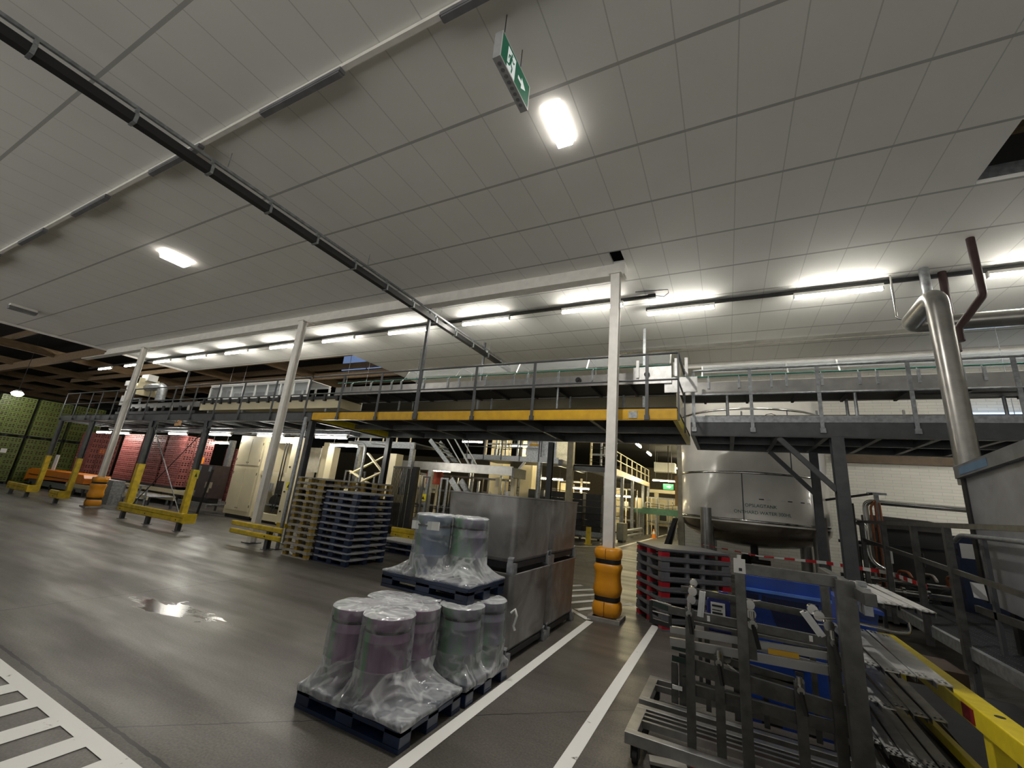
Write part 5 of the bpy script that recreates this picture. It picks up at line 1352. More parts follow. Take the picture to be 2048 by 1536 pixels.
solo('level_pipe', MB().tube([(2.9, 12.8, 1.6), (2.9, 12.8, 2.42), (5.8, 12.8, 2.36)], .06, 10, .15), POL, 'polished pipe running level toward the hopper', 'pipe')
solo('pipe_bracket', MB().box(2.95, 3.3, 12.7, 12.8, 2.58, 2.63).box(3.08, 3.15, 12.7, 12.8, .0, 2.58), GALV, 'grey T-shaped pipe stand by the copper pipes', 'bracket')
solo('cable_ladder', MB().bar((2.0, 12.9, 2.35), (3.05, 12.75, 2.60), .12, .05), DARK, 'dark cable ladder slanting up to the pipe stand', 'cable ladder')
t = thing('control_cabinet', 'dark blue control cabinet with a yellow and a white label behind the gangway', 'cabinet', (4.05, 10.75, .56))
put('body', MB().box(3.68, 4.42, 10.75, 11.1, .56, 1.82), paint('dark_blue_cabinet', (.008, .02, .065), .4), t)
put('yellow_label', MB().box(4.08, 4.36, 10.74, 10.75, 1.20, 1.46), paint('olive_yellow_label', (.5, .47, .05), .5), t)
put('white_label', MB().box(3.71, 3.92, 10.74, 10.75, 1.45, 1.7), PAPER, t)
put('hinge', MB().box(3.66, 3.68, 10.76, 10.80, .8, .9).box(3.66, 3.68, 10.76, 10.8, 1.5, 1.6), DARK, t)
t = thing('black_machine', 'black covered machine under a draped sheet behind the pumps', 'machine', (3.7, 13.2, 0))
put('body', MB().box(3.2, 4.6, 13.6, 14.4, .05, 1.85), BLACK, t)
put('sheet', MB().prism([(3.15, 1.85), (4.5, 1.85), (4.45, 2.06), (4.2, 2.10), (3.15, 2.14)], 'y', 13.55, 14.4), paint('dark_sheet', (.045, .042, .04), .8), t)
put('skirt', MB().box(3.25, 4.55, 13.65, 14.35, 0, .05), DARK, t)
solo('paper_sheet', MB().add([(2.62, 7.45, 1.12), (2.74, 7.45, 1.10), (2.73, 7.46, 1.28), (2.61, 7.46, 1.29), (2.62, 7.455, 1.12), (2.74, 7.455, 1.10), (2.73, 7.465, 1.28), (2.61, 7.465, 1.29)], [(0, 1, 2, 3), (7, 6, 5, 4)]), PAPER, 'white paper sheet tied to the gangway handrail', 'paper')
solo('conduit', MB().cyl((2.36, 11.65, .02), (2.36, 11.65, 1.95), .09, 14).box(2.29, 2.43, 11.56, 11.74, 1.95, 2.3), DARK, 'black vertical pipe between the tank leg and the pumps', 'pipe')
solo('wall_sheet', MB().box(6.2, 7.4, 15.9, 16.15, 4.4, 5.2), glow('daylight_pane', (.45, .62, .9), .9), 'small blue daylight pane far behind the right walkway', 'window')
solo('timber_wall', MB().box(3.0, 12, 16.0, 16.18, 3.7, 5.0), paint('brown_board', (.11, .07, .035), .6), 'brown boarded strip on the back wall above the right deck', 'panel')

# ------------------------------------------------------------------ yellow guard and blue bin at the right
t = thing('crash_barrier', 'bright lemon yellow box-section barrier at the lower right', 'barrier', (1.45, 5, 0))
put('top_beam', MB().box(1.38, 1.52, 2.7, 6.25, .62, .75), LEMON, t, None, .008)
put('lower_beam', MB().box(1.41, 1.46, 2.7, 5.6, .26, .33), LEMON, t, None, .005)
for y in (4.15, 2.9, 6.0): put('post', MB().box(1.40, 1.50, y - .05, y + .05, .0, .62), LEMON, t, None, .006)
put('sticker', MB().box(1.376, 1.38, 4.22, 4.38, .635, .725), paint('dark_red_sticker', (.30, .01, .02), .4), t)
put('grip_hole', MB().cyl((1.46, 4.1, .7495), (1.46, 4.1, .7515), .026, 14), BLACK, t)
t = thing('pallet_box', 'big royal blue plastic pallet box behind the steel racks', 'bin', (.5, 5.5, 0))
put('front_wall', MB().box(.08, .79, 5.08, 5.12, .16, 1.18), BLUEP, t)
put('side_wall', MB().box(.08, .12, 5.12, 6.1, .16, 1.18), BLUEP, t)
put('side_wall', MB().box(.75, .79, 5.12, 6.1, .16, 1.18), BLUEP, t)
put('rear_wall', MB().box(.12, .75, 6.06, 6.1, .16, 1.18), BLUEP, t)
put('floor_panel', MB().box(.12, .75, 5.12, 6.06, .16, .22), BLUEP, t)
put('rim', MB().box(.05, .815, 5.04, 5.08, 1.14, 1.255).box(.05, .08, 5.08, 6.13, 1.14, 1.255).box(.79, .815, 5.08, 6.13, 1.14, 1.255).box(.05, .815, 6.1, 6.13, 1.14, 1.255), BLUEP, t)
put('rim_edge', MB().box(.05, .815, 5.02, 5.04, 1.12, 1.145), paint('light_blue_edge', (.10, .24, .70), .3), t)
put('recess', MB().prism([(.30, 1.08), (.72, 1.08), (.66, .72), (.55, .50), (.48, .50)], 'y', 5.074, 5.08), paint('recess_shade_blue', (.004, .012, .07), .5), t)  # flat darker plates stand in for shade in the recess and slots
for x0, x1 in ((.12, .24), (.27, .30)): put('handle_slot', MB().box(x0, x1, 5.072, 5.08, .98, 1.09), paint('recess_shade_blue', (0, 0, 0)), t)
for x in (.08, .37, .66):
    put('foot', MB().box(x, x + .13, 5.1, 5.25, 0, .16), BLUEP, t); put('foot', MB().box(x, x + .13, 5.95, 6.08, 0, .16), BLUEP, t)
t = thing('tipping_tub', 'smaller blue tub with sloped side right of the pallet box', 'tub', (1.15, 6.3, 0))
put('body', MB().prism([(1.05, .10), (1.22, .10), (1.40, .96), (1.05, 1.02)], 'y', 6.15, 6.8), BLUEP, t)
put('rim', MB().prism([(1.04, .99), (1.43, .93), (1.43, .97), (1.04, 1.03)], 'y', 6.11, 6.84), BLUEP, t)
put('foot', MB().box(1.06, 1.20, 6.2, 6.35, 0, .10), BLUEP, t)
put('foot', MB().box(1.06, 1.20, 6.6, 6.75, 0, .10), BLUEP, t)

# ------------------------------------------------------------------ steel racks in the foreground
t = thing('storage_rack', 'tall bare steel frame with a white tag on its left post, lower right foreground', 'rack', (.35, 3.6, 0))
put('upright', MB().box(.030, .096, 3.57, 3.63, .0, 1.50), BARE, t, None, .004)
put('white_tag', MB().box(.026, .100, 3.562, 3.57, 1.42, 1.515).box(.05, .075, 3.562, 3.57, 1.515, 1.54), PAPER, t)
put('tag_hole', MB().box(.058, .078, 3.559, 3.562, 1.435, 1.455), DARK, t)
m = MB().box(.60, .70, 3.52, 3.53, 0, 1.47).box(.60, .61, 3.53, 3.60, 0, 1.47).box(.69, .70, 3.53, 3.60, 0, 1.47)
put('upright', m, BARE, t)
put('top_beam', MB().box(.096, .62, 3.575, 3.625, 1.415, 1.485), BARE, t, None, .004)
put('side_rail', MB().box(.69, .75, 3.30, 4.75, 1.37, 1.44), BARE, t, None, .004)
put('bracket', MB().box(.755, .80, 3.72, 3.78, 1.27, 1.46).box(.755, .80, 3.64, 3.69, 1.27, 1.43), GALV, t)
put('upright', MB().box(.69, .75, 4.69, 4.75, 0, 1.37), BARE, t)
put('lower_beam', MB().box(.096, .60, 3.58, 3.62, .12, .18), BARE, t)

def trolley(label, x0, x1, y0, y1, z, bars):
    t = thing('flat_trolley', label, 'trolley', ((x0 + x1) / 2, (y0 + y1) / 2, 0))
    h = .075; b = .065
    m = MB().box(x0, x1, y0, y0 + b, z - h, z).box(x0, x1, y1 - b, y1, z - h, z).box(x0, x0 + b * 1.3, y0 + b, y1 - b, z - h, z).box(x1 - b * 1.3, x1, y0 + b, y1 - b, z - h, z)
    TROL = paint('trolley_aluminium', (.42, .42, .41), .33, .85, var=.25, scale=9)
    put('frame', m, TROL, t, None, .004)
    for y in bars: put('slat', MB().box(x0 + b * 1.3, x1 - b * 1.3, y, y + .026, z - .05, z - .002), TROL, t)
    for x in (x0 + .07, x1 - .07):
        for y in (y0 + .06, y1 - .06):
            c = put('caster', MB().cyl((x - .018, y, .05), (x + .018, y, .05), .05, 16), BLACK, t)
            put('fork', MB().box(x - .03, x - .022, y - .03, y + .03, .04, z - h).box(x + .022, x + .03, y - .03, y + .03, .04, z - h), DARK, c)
    return t
trolley('low aluminium trolley with long slats in the right foreground', -.74, .95, 3.68, 4.22, .205, (3.93, 4.01, 4.085))
trolley('second low aluminium trolley just behind the front one', -.75, .90, 4.32, 4.94, .205, (4.72,))
solo('red_bar', MB().bar((-.30, 3.83, .05), (.62, 3.86, .05), .07, .05), paint('faded_red', (.33, .09, .08), .5), 'faded red bar lying on the floor under the front trolley', 'bar')
solo('pale_board', MB().bar((-.58, 3.80, .03), (-.33, 3.86, .03), .09, .02), paint('pale_board', (.35, .33, .29), .7), 'pale board lying under the left end of the front trolley', 'board')
solo('plastic_scrap', MB().add([(-.42, 3.50, .012), (-.20, 3.48, .03), (-.18, 3.60, .012), (-.30, 3.63, .05), (-.43, 3.60, .02)], [(0, 1, 2, 3, 4)]), PAPER, 'scrap of crumpled clear plastic on the floor before the front trolley', 'scrap')

def lever(parent, x, y, z, dx=.03, dz=-.14):
    h = put('clamp', MB().cyl((x, y + .03, z), (x, y - .05, z), .022, 10).cyl((x, y, z + .0), (x, y, z + .07), .016, 8), POL, parent)
    put('lever', MB().bar((x, y - .045, z - .005), (x + dx, y - .06, z + dz), .018, .022), BLACK, h)
def knuckles(parent, pts, r=.023):
    for p in pts:
        put('joint', MB().cyl((p[0], p[1] + .025, p[2]), (p[0], p[1] - .025, p[2]), r * 1.4, 10).cyl((p[0], p[1], p[2] - .03), (p[0], p[1], p[2] + .03), r, 8), POL, parent)
# first guide section on the front trolley
t = thing('conveyor_side_section', 'conveyor guide section with three clamped legs standing on the front trolley', 'conveyor section', (.1, 3.76, .205))
YA = 3.76
def rail(z0, z1, x0, x1, y, h, nm='rail', mat=BARE, d=.03): return put(nm, MB().bar((x0, y, z0), (x1, y, z1), d, h), mat, t)
rail(1.055, 1.045, -.44, .58, YA + .04, .055); rail(.915, .955, -.43, .57, YA + .06, .045, mat=STEEL); rail(.83, .87, -.43, .60, YA + .06, .055, mat=STEEL)
rail(.985, .985, -.30, .57, YA + .10, .02); rail(.70, .64, -.26, .66, YA + .05, .10); rail(.55, .55, -.26, .65, YA + .05, .07)
for x, za, zb_, y in ((-.285, .205, 1.10, YA), (-.095, .205, .82, YA), (.385, .205, .77, YA), (.59, .205, 1.09, YA)):
    put('leg', MB().box(x - .03, x + .03, y - .006, y + .006, za, zb_).box(x - .03, x - .024, y + .006, y + .03, za, zb_), BARE, t)
    lever(t, x, y - .01, zb_ - .03, .02, -.13)
put('leg', MB().box(.10, .15, YA + .02, YA + .05, .84, 1.23), BARE, t)
knuckles(t, [(.12, YA, 1.20), (.125, YA, 1.14), (.13, YA, 1.07), (-.27, YA + .02, 1.16), (-.26, YA + .02, 1.22), (.58, YA + .02, 1.15), (.53, YA + .03, 1.20), (.50, YA + .05, 1.23)])
lever(t, .13, YA - .03, 1.09, .03, -.15)
for (xa, za, xb, zb_) in ((-.215, 1.06, -.195, 1.235), (.52, 1.085, .43, 1.215)):
    put('roller_strip', MB().bar((xa, YA - .02, za), (xb, YA - .02, zb_), .03, .026).bar((xa + .022, YA - .02, za), (xb + .022, YA - .02, zb_), .012, .03), ALU, t)
put('yellow_label', MB().bar((.22, YA + .040, .912), (.40, YA + .040, .920), .004, .034), YEL, t)
put('thin_rod', MB().cyl((.12, YA, 1.22), (.19, YA, 1.235), .005, 6).cyl((.50, YA, 1.19), (.62, YA, 1.20), .005, 6).cyl((.52, YA, 1.15), (.62, YA, 1.155), .005, 6), POL, t)
for i, z in enumerate((1.03, .80)): put('tag', MB().box(-.165 if i == 0 else .465, -.145 if i == 0 else .485, YA + .018, YA + .024, 1.03, 1.065), PAPER, t)
# black loop end on the left
put('end_loop', MB().bar((-.575, YA + .06, 1.095), (-.575, YA + .06, .945), .02, .035).bar((-.585, YA + .06, .95), (-.42, YA + .06, .935), .02, .035).bar((-.43, YA + .06, 1.07), (-.43, YA + .06, .94), .02, .03), BLACK, t)
put('end_guide', MB().bar((-.56, YA + .06, 1.075), (-.43, YA + .06, 1.055), .02, .04), paint('dark_green_guide', (.008, .028, .02), .4), t)
put('end_rod', MB().cyl((-.57, YA + .05, 1.10), (-.42, YA + .05, 1.085), .006, 6).cyl((-.56, YA + .05, 1.02), (-.43, YA + .05, 1.01), .006, 6), POL, t)
# second guide section behind
t = thing('conveyor_side_section', 'second conveyor guide section standing on the rear trolley behind the first', 'conveyor section', (.1, 4.4, .205))
YB = 4.40
rail(1.13, 1.10, -.40, .56, YB, .05); rail(.66, .60, -.46, .42, YB, .05); rail(.555, .575, -.46, .42, YB, .035); rail(.40, .36, -.40, .70, YB, .06)
for z in (.655, .565): put('guide_strip', MB().bar((-.48, YB - .03, z), (-.37, YB - .03, z - .004), .012, .045), paint('dark_green_guide', (0, 0, 0)), t)
for x, za, zb_ in ((-.40, .205, .60), (-.465, .205, .50), (.02, .205, 1.14), (.46, .205, .66), (.68, .205, 1.0)):
    put('leg', MB().box(x - .028, x + .028, YB + .025, YB + .045, za, zb_), BARE, t)
rail(.90, .87, -.35, .60, YB + .02, .035); rail(.78, .74, -.30, .66, YB + .06, .03, mat=STEEL); rail(.48, .45, -.36, .68, YB + .03, .03, mat=STEEL)
for x, za, zb_ in ((-.20, .205, .92), (.22, .205, .62), (.56, .205, .90)): put('leg', MB().box(x - .02, x + .02, YB + .05, YB + .065, za, zb_), BARE, t)
knuckles(t, [(-.30, YB - .03, 1.15), (-.29, YB - .03, 1.20), (-.05, YB - .03, .66), (.45, YB - .03, .62)])
put('fork_plate', MB().box(-.49, -.44, YB + .01, YB + .02, .40, .52), BARE, t)
put('white_clip', MB().box(-.48, -.40, YB - .03, YB - .02, .33, .36).box(-.12, -.08, YB - .03, YB - .02, .205, .30), PAPER, t)
put('bent_rod', MB().tube([(-.05, YB - .05, .62), (.22, YB - .06, .47), (.42, YB - .06, .46), (.50, YB - .06, .45)], .009, 8), POL, t)
put('shelf_plate', MB().box(-.30, .10, YB + .045, YB + .45, .79, .80), BARE, t)
put('shelf_leg', MB().box(-.29, -.26, YB + .40, YB + .43, .205, .79).box(.06, .09, YB + .40, YB + .43, .205, .79), BARE, t)
# jerrycan
t = thing('jerrycan', 'dark blue jerrycan with white printed label behind the clamped rails', 'jerrycan', (-.10, 4.65, .80))
m = MB().prism([(-.20, .80), (0, .80), (0, 1.05), (-.03, 1.085), (-.17, 1.085), (-.20, 1.05)], 'y', 4.55, 4.78)
put('can', m, JERRY, t, None, .012)
put('label', MB().box(-.165, -.05, 4.543, 4.549, .90, 1.04), PAPER, t)
for i, z in enumerate((1.005, .975, .945, .915)):
    put('print', MB().box(-.155, -.07 - .01 * (i % 2), 4.541, 4.543, z, z + (.017 if i != 1 else .008)), DARK, t)
put('cap', MB().cyl((-.13, 4.66, 1.085), (-.13, 4.66, 1.11), .028, 14), SIGNY, t)
put('handle', MB().tube([(-.10, 4.66, 1.085), (-.09, 4.66, 1.115), (-.03, 4.66, 1.115), (-.02, 4.66, 1.07)], .012, 8), JERRY, t)
# cantilever rack with aluminium guide plates
t = thing('cantilever_rack', 'steel arm rack carrying layers of aluminium guide plates', 'rack', (.85, 5.2, 0))
for y in (4.95, 5.75):
    put('upright', MB().box(.83, .87, y - .025, y + .025, 0, 1.30), BARE, t)
    for z in (1.215, .785, .485, .205): put('arm', MB().box(.87, 1.36, y - .02, y + .02, z - .03, z), BARE, t)
put('foot_beam', MB().box(.82, .88, 4.7, 6.0, 0, .04), BARE, t)
def guide_plate(label, group, w_, ln):
    """slotted plate along Y, local origin at its front end, bottom"""
    t = thing('guide_plate', label, 'guide plate', (0, 0, 0), group)
    b = w_ / 2
    m = MB()
    m.box(-b, b, .11, ln - .11, .012, .02)
    for ya, yb in ((.0, .11), (ln - .11, ln)):
        for xa, xb in ((-b, -b * .62), (-b * .16, b * .16), (b * .62, b)): m.box(xa, xb, ya, yb, .012, .02)
    m.box(-b, b, 0, .022, .012, .02); m.box(-b, b, .075, .095, .012, .02); m.box(-b, b, ln - .022, ln, .012, .02)
    put('plate', m, ALU, t, (0, 0, 0))
    for x in (-b, b - .004): put('flange', MB().box(x, x + .004, .02, ln - .02, -.022, .012), BARE, t, (0, 0, 0))
    for y in (.14, .5, ln - .2): put('spacer', MB().box(-b + .004, b - .004, y, y + .015, -.02, .0), DARK, t, (0, 0, 0))
    return t
gp = None
layer_names = ['top layer', 'second layer', 'third layer', 'fourth layer', 'bottom layer']
posn = ['leftmost', 'second from the left', 'middle', 'second from the right', 'rightmost']
for li, (z, xs, y) in enumerate(((1.24, (.925, 1.015, 1.105, 1.195, 1.285), 4.50), (.81, (.925, 1.015, 1.105, 1.195, 1.275), 4.44), (.51, (.93, 1.02, 1.11, 1.20, 1.30), 4.66), (.23, (.93, 1.02, 1.11, 1.20, 1.30), 4.56), (.06, (1.0, 1.1, 1.2, 1.3), 3.95))):
    for i, x in enumerate(xs):
        lab = 'aluminium guide plate in the %s of the arm rack, %s' % (layer_names[li], posn[i] if len(xs) == 5 else ['leftmost', 'second from the left', 'second from the right', 'rightmost'][i])
        loc = (x, y + random.uniform(-.10, .06) + .05 * (i == 0) - .02 * i, z)
        if gp is None: gp = guide_plate(lab, 'guide plates on the arm rack', .082, 1.45); gp.location = loc
        else: dup(gp, loc, lab, None, random.uniform(-.03, .03))
solo('hook_rod', MB().tube([(.875, 5.25, .98), (1.25, 5.15, .96), (1.36, 5.1, .98), (1.35, 5.1, 1.06)], .014, 8, .05), POL, 'bright hooked rod between the arm rack and the yellow barrier', 'rod')
solo('dark_ramp', MB().add([(1.6, 3.4, .02), (2.4, 3.4, .02), (2.4, 6.4, .02), (1.6, 6.4, .02), (1.6, 3.4, .03), (2.4, 3.4, .03), (2.4, 6.4, .30), (1.6, 6.4, .30)], [(3, 2, 1, 0), (4, 5, 6, 7), (0, 1, 5, 4), (1, 2, 6, 5), (2, 3, 7, 6), (3, 0, 4, 7)]), paint('dark_sheet_metal', (.05, .05, .055), .4, .5), 'dark sloping metal sheet right of the yellow barrier', 'ramp')
solo('brown_box', MB().box(1.7, 2.3, 7.0, 7.6, .0, .35), paint('dark_brown_board', (.06, .035, .02), .6), 'dark brown box on the floor beneath the gangway edge', 'box')

# ------------------------------------------------------------------ far hall seen under the bridge
YG = 20.0
t = thing('steel_gallery', 'galvanised gallery with steel posts far behind the stainless bins', 'gallery', (-10, YG, 0))
put('edge_beam', MB().box(-13.2, -7.5, YG, YG + .1, 3.58, 3.86), GALV, t)
put('side_beam', MB().box(-7.5, -7.3, YG, YG + 4, 3.45, 3.78), GREY, t)
put('deck', MB().box(-13.2, -7.5, YG + .1, YG + 4, 3.74, 3.8), GREY, t)
for x, y in ((-8.55, YG + .1), (-7.45, YG + 1.6), (-12.6, YG + .1)):
    put('post', MB().cyl((x, y, 0), (x, y, 3.58), .13, 14), GALV, t)
for z in (4.3, 4.75): put('rail', MB().cyl((-13.2, YG, z), (-8.6, YG, z), .025, 6), GALV, t)
for i in range(5): put('rail_post', MB().box(-13.0 + 1.1 * i - .03, -13.0 + 1.1 * i + .03, YG - .02, YG + .02, 3.6, 4.75), GREY, t)
put('brace', MB().bar((-9.4, YG + .1, 3.58), (-10.1, YG + .1, 2.7), .14, .1), PAPER, t)
t = thing('galvanised_box', 'galvanised sheet box with yellow stickers on the far gallery', 'cabinet', (-8.4, YG, 3.8))
put('body', MB().box(-9.45, -7.75, YG + .3, YG + 2, 3.86, 5.1), GALV, t)
put('edge', MB().box(-8.62, -8.58, YG + .28, YG + .3, 3.86, 5.1), GREY, t)
put('sticker', MB().box(-9.3, -8.75, YG + .28, YG + .30, 4.45, 4.58).box(-9.2, -8.85, YG + .28, YG + .3, 4.62, 4.68), YEL, t)
t = thing('steel_gallery', 'grey landing with a steep stair at the centre behind the black fence', 'gallery', (-11, 16, 0))
put('edge_beam', MB().box(-15.0, -8.05, 16.0, 16.1, 2.62, 3.0), STEEL, t)
put('side_beam', MB().box(-8.05, -7.95, 16.0, 17.2, 2.55, 2.95), BARE, t)
put('deck', MB().box(-15.0, -8.05, 16.1, 17.2, 2.9, 2.96), GREY, t)
for x in (-12.35, -13.9): put('post', MB().box(x - .10, x + .10, 16.02, 16.22, 0, 2.62), GALV, t)
put('post', MB().box(-8.5, -8.3, 16.9, 17.1, 0, 2.55), CREAM, t)
put('post', MB().box(-9.3, -9.1, 16.9, 17.1, 0, 2.55), CREAM, t)
t = thing('steel_stair', 'steep stair with bright handrails up to the far gallery', 'stair', (-11.5, 17, 2.96))
for dy in (0, .8):
    put('stringer', MB().bar((-12.9, 16.4 + dy, 4.1), (-11.6, 16.4 + dy, 2.98), .05, .2), GALV, t)
    put('hand_rail', MB().cyl((-12.6, 16.4 + dy, 5.0), (-10.9, 16.4 + dy, 3.0), .028, 8), PAPER, t)
    put('hand_rail', MB().cyl((-12.2, 16.4 + dy, 5.1), (-10.5, 16.4 + dy, 3.0), .028, 8), PAPER, t)
for i in range(5): put('tread', MB().box(-12.8 + .26 * i, -12.55 + .26 * i, 16.4, 17.2, 3.98 - .22 * i, 4.01 - .22 * i), GREY, t)
solo('lower_stair', MB().bar((-11.3, 16.3, 2.3), (-10.0, 16.3, .9), .08, .28).bar((-11.3, 17.1, 2.3), (-10.0, 17.1, .9), .08, .28), GALV, 'sloping grey stringers under the grey landing', 'stair')
t = thing('steel_gallery', 'grey upper platform left of centre above the black fence', 'gallery', (-14.5, 15.5, 0))
put('edge_beam', MB().box(-16.8, -12.9, 15.3, 15.4, 3.5, 3.8), GALV, t)
put('deck', MB().box(-16.8, -12.9, 15.4, 17.5, 3.72, 3.78), GREY, t)
for x in (-16.5, -13.1): put('post', MB().box(x - .1, x + .1, 15.4, 15.6, 0, 3.5), GALV, t)
for i in range(5): put('rail_post', MB().box(-16.6 + .85 * i, -16.54 + .85 * i, 15.3, 15.34, 3.8, 4.8), CREAM, t)
put('rail', MB().cyl((-16.8, 15.32, 4.8), (-12.9, 15.32, 4.8), .03, 6), CREAM, t)
# right-hand gallery along the aisle
t = thing('aisle_gallery', 'cream edged gallery on slim posts running back along the aisle', 'gallery', (-5.2, 22, 0))
put('edge_beam', MB().box(-5.25, -5.15, 20.5, 33.5, 3.38, 3.68), CREAM, t)
put('deck', MB().box(-7.1, -5.25, 20.5, 33.5, 3.55, 3.62), GREY, t)
put('end_beam', MB().box(-7.1, -5.25, 20.5, 20.6, 3.3, 3.6), GREY, t)
for y in (20.6, 22.4, 24.3, 27.2, 31, 33.3): put('post', MB().box(-5.30, -5.14, y - .08, y + .08, 0, 3.38), GALV, t)
for z in (4.15, 4.6): put('rail', MB().cyl((-5.2, 20.5, z), (-5.2, 33.5, z), .03, 6), CREAM, t)
for i in range(9): put('rail_post', MB().box(-5.23, -5.17, 20.5 + 1.6 * i, 20.56 + 1.6 * i, 3.5, 4.6), CREAM, t)
# stacked dark crates and trolleys behind the bins
for i, (x, y, n) in enumerate(((-8.9, 21.6, 5), (-8.0, 21.6, 6), (-7.0, 21.8, 6), (-6.1, 22.0, 6))):
    t = thing('crate_trolley', 'dark wire crate stack behind the stainless bins, %s from the left' % ordn[i], 'crate stack', (x, y, 0), 'dark crate stacks far behind')
    for k_ in range(n): put('crate', MB().box(x - .4, x + .4, y - .3, y + .3, .35 + .32 * k_, .35 + .32 * k_ + .27).box(x - .42, x + .42, y - .32, y + .32, .35 + .32 * k_ + .27, .35 + .32 * k_ + .30), DARK if k_ % 2 else BLACK, t)
    put('base', MB().box(x - .42, x + .42, y - .32, y + .32, .1, .35), GALV, t)
    for dx in (-.3, .3): put('wheel', MB().cyl((x + dx, y - .25, .06), (x + dx, y - .2, .06), .06, 10), BLACK, t)
roller_track('grey roller track along the far aisle beyond the column', -9.2, -5.4, 20.7, 21.25, .42, GALV)
t = thing('floor_cabinet', 'grey floor box beside the far aisle just right of the column', 'cabinet', (-5.0, 24, 0))
put('body', MB().box(-5.1, -4.75, 22.6, 23.6, .12, .95), paint('olive_grey_box', (.22, .22, .18), .5), t)
put('plinth', MB().box(-5.05, -4.8, 22.7, 23.5, 0, .12), BLACK, t)
put('pipe', MB().cyl((-4.95, 23.6, .5), (-4.95, 29, .5), .1, 8), GALV, t)
put('pipe', MB().cyl((-4.95, 23.6, .25), (-4.95, 29, .25), .08, 8), GALV, t)
solo('yellow_bollard', MB().box(-5.75, -5.55, 19.4, 19.55, .05, .75).box(-5.8, -5.5, 19.35, 19.6, 0, .05), YELD, 'small yellow post guard just left of the nearest column foot', 'bollard')
t = thing('green_conveyor', 'green edged conveyor crossing the far end of the aisle', 'conveyor', (-4, 29.5, 0))
put('bed', MB().box(-5.6, -2.2, 30.0, 30.6, 1.45, 1.85), paint('sea_green_steel', (.10, .24, .17), .5), t)
for x in (-5.3, -4.2, -3.0): put('leg', MB().box(x - .05, x + .05, 30.1, 30.5, 0, 1.45), GALV, t)
for x in (-4.9, -4.0, -2.9): put('hoop', MB().tube([(x, 30, 1.85), (x, 30, 2.2), (x + .35, 30, 2.2), (x + .35, 30, 1.85)], .03, 6, .1), PAPER, t)
t = thing('far_machine', 'pale yellow lit machine bridge at the far end of the aisle', 'machine', (-4, 34, 0))
put('beam', MB().box(-5.4, -1.9, 34, 34.6, 3.0, 3.25), CREAM, t)
put('hood', MB().box(-4.9, -3.4, 34.0, 35, 4.6, 5.3), PAPER, t)
put('leg', MB().box(-4.9, -4.6, 34.1, 34.4, 0, 3.0), CREAM, t)
put('leg', MB().box(-3.2, -2.8, 34.1, 34.4, 0, 3.0), CREAM, t)
put('panel', MB().box(-5.4, -2.0, 35.0, 35.1, .6, 2.6), CREAM, t)
t = thing('exit_sign', 'small green emergency sign far down the aisle left of the tank', 'exit sign', (-3.6, 32, 3.2))
put('panel', MB().box(-4.0, -3.3, 32, 32.04, 3.2, 3.6), SIGNG, t)
put('arrow', MB().prism([(-3.75, 3.37), (-3.6, 3.37), (-3.6, 3.30), (-3.45, 3.40), (-3.6, 3.50), (-3.6, 3.43), (-3.75, 3.43)], 'y', 31.99, 32.0), SIGNW, t)
put('rod', MB().cyl((-3.65, 32.02, 3.6), (-3.65, 32.02, 6.3), .02, 6), DARK, t)
t = thing('traffic_cone', 'tiny orange and white traffic cone far down the aisle', 'cone', (-4.25, 30.4 - 1, 0))
put('cone', MB().lathe([(.15, .03), (.10, .25), (.095, .26), (.03, .55), (0, .56)], -4.25, 29.4, 16), ORM, t)
put('base', MB().box(-4.42, -4.08, 29.23, 29.57, 0, .03), ORM, t)
put('white_band', MB().lathe([(.105, .27), (.065, .42)], -4.25, 29.4, 16), PAPER, t)
for i, (x, y, z, lab) in enumerate(((-4.4, 36, 5.3, 'over the far machine, left'), (-2.6, 34, 4.9, 'over the far machine, right'), (-2.5, 36, 4.6, 'low behind the far machine'), (-3.9, 31.5, 3.75, 'just above the far emergency sign'),
                                   (-11.5, 24, 4.9, 'behind the far gallery rail, left'), (-9.6, 25, 5.0, 'behind the far gallery rail, right'), (-8.8, 22.4, 2.9, 'under the far gallery, left'), (-8.2, 25.5, 2.6, 'under the far gallery, right'), (-6.2, 28, 2.4, 'low under the aisle gallery'),
                                   (-14.0, 22, 4.8, 'behind the upper left platform'), (-17.5, 24, 3.0, 'far left behind the scissor machine'), (-3.0, 40, 5.6, 'highest at the end of the aisle'))):
    tube_lamp(x - .75, x + .75, y, 'warm tube lamp in the far hall, ' + lab, 'warm tubes of the far hall', z, WARMM, 3.74 if z < 3.3 else 6.3)
for i, (y, lab) in enumerate(((25.0, 'nearer'), (29.0, 'farther'), (21.0, 'nearest'))):
    t = thing('fluorescent_lamp', 'warm tube lamp running along the aisle roof, %s one' % lab, 'light', (-4.6, y, 5.4), 'warm tubes along the aisle roof')
    put('tube', MB().cyl((-4.6, y, 5.4), (-4.6, y + 1.4, 5.4), .06, 8), WARMM, t); put('batten', MB().box(-4.66, -4.54, y, y + 1.4, 5.46, 5.52), WHITE, t); put('hanger', MB().cyl((-4.6, y + .7, 5.52), (-4.6, y + .7, 6.3), .02, 6), GALV, t)
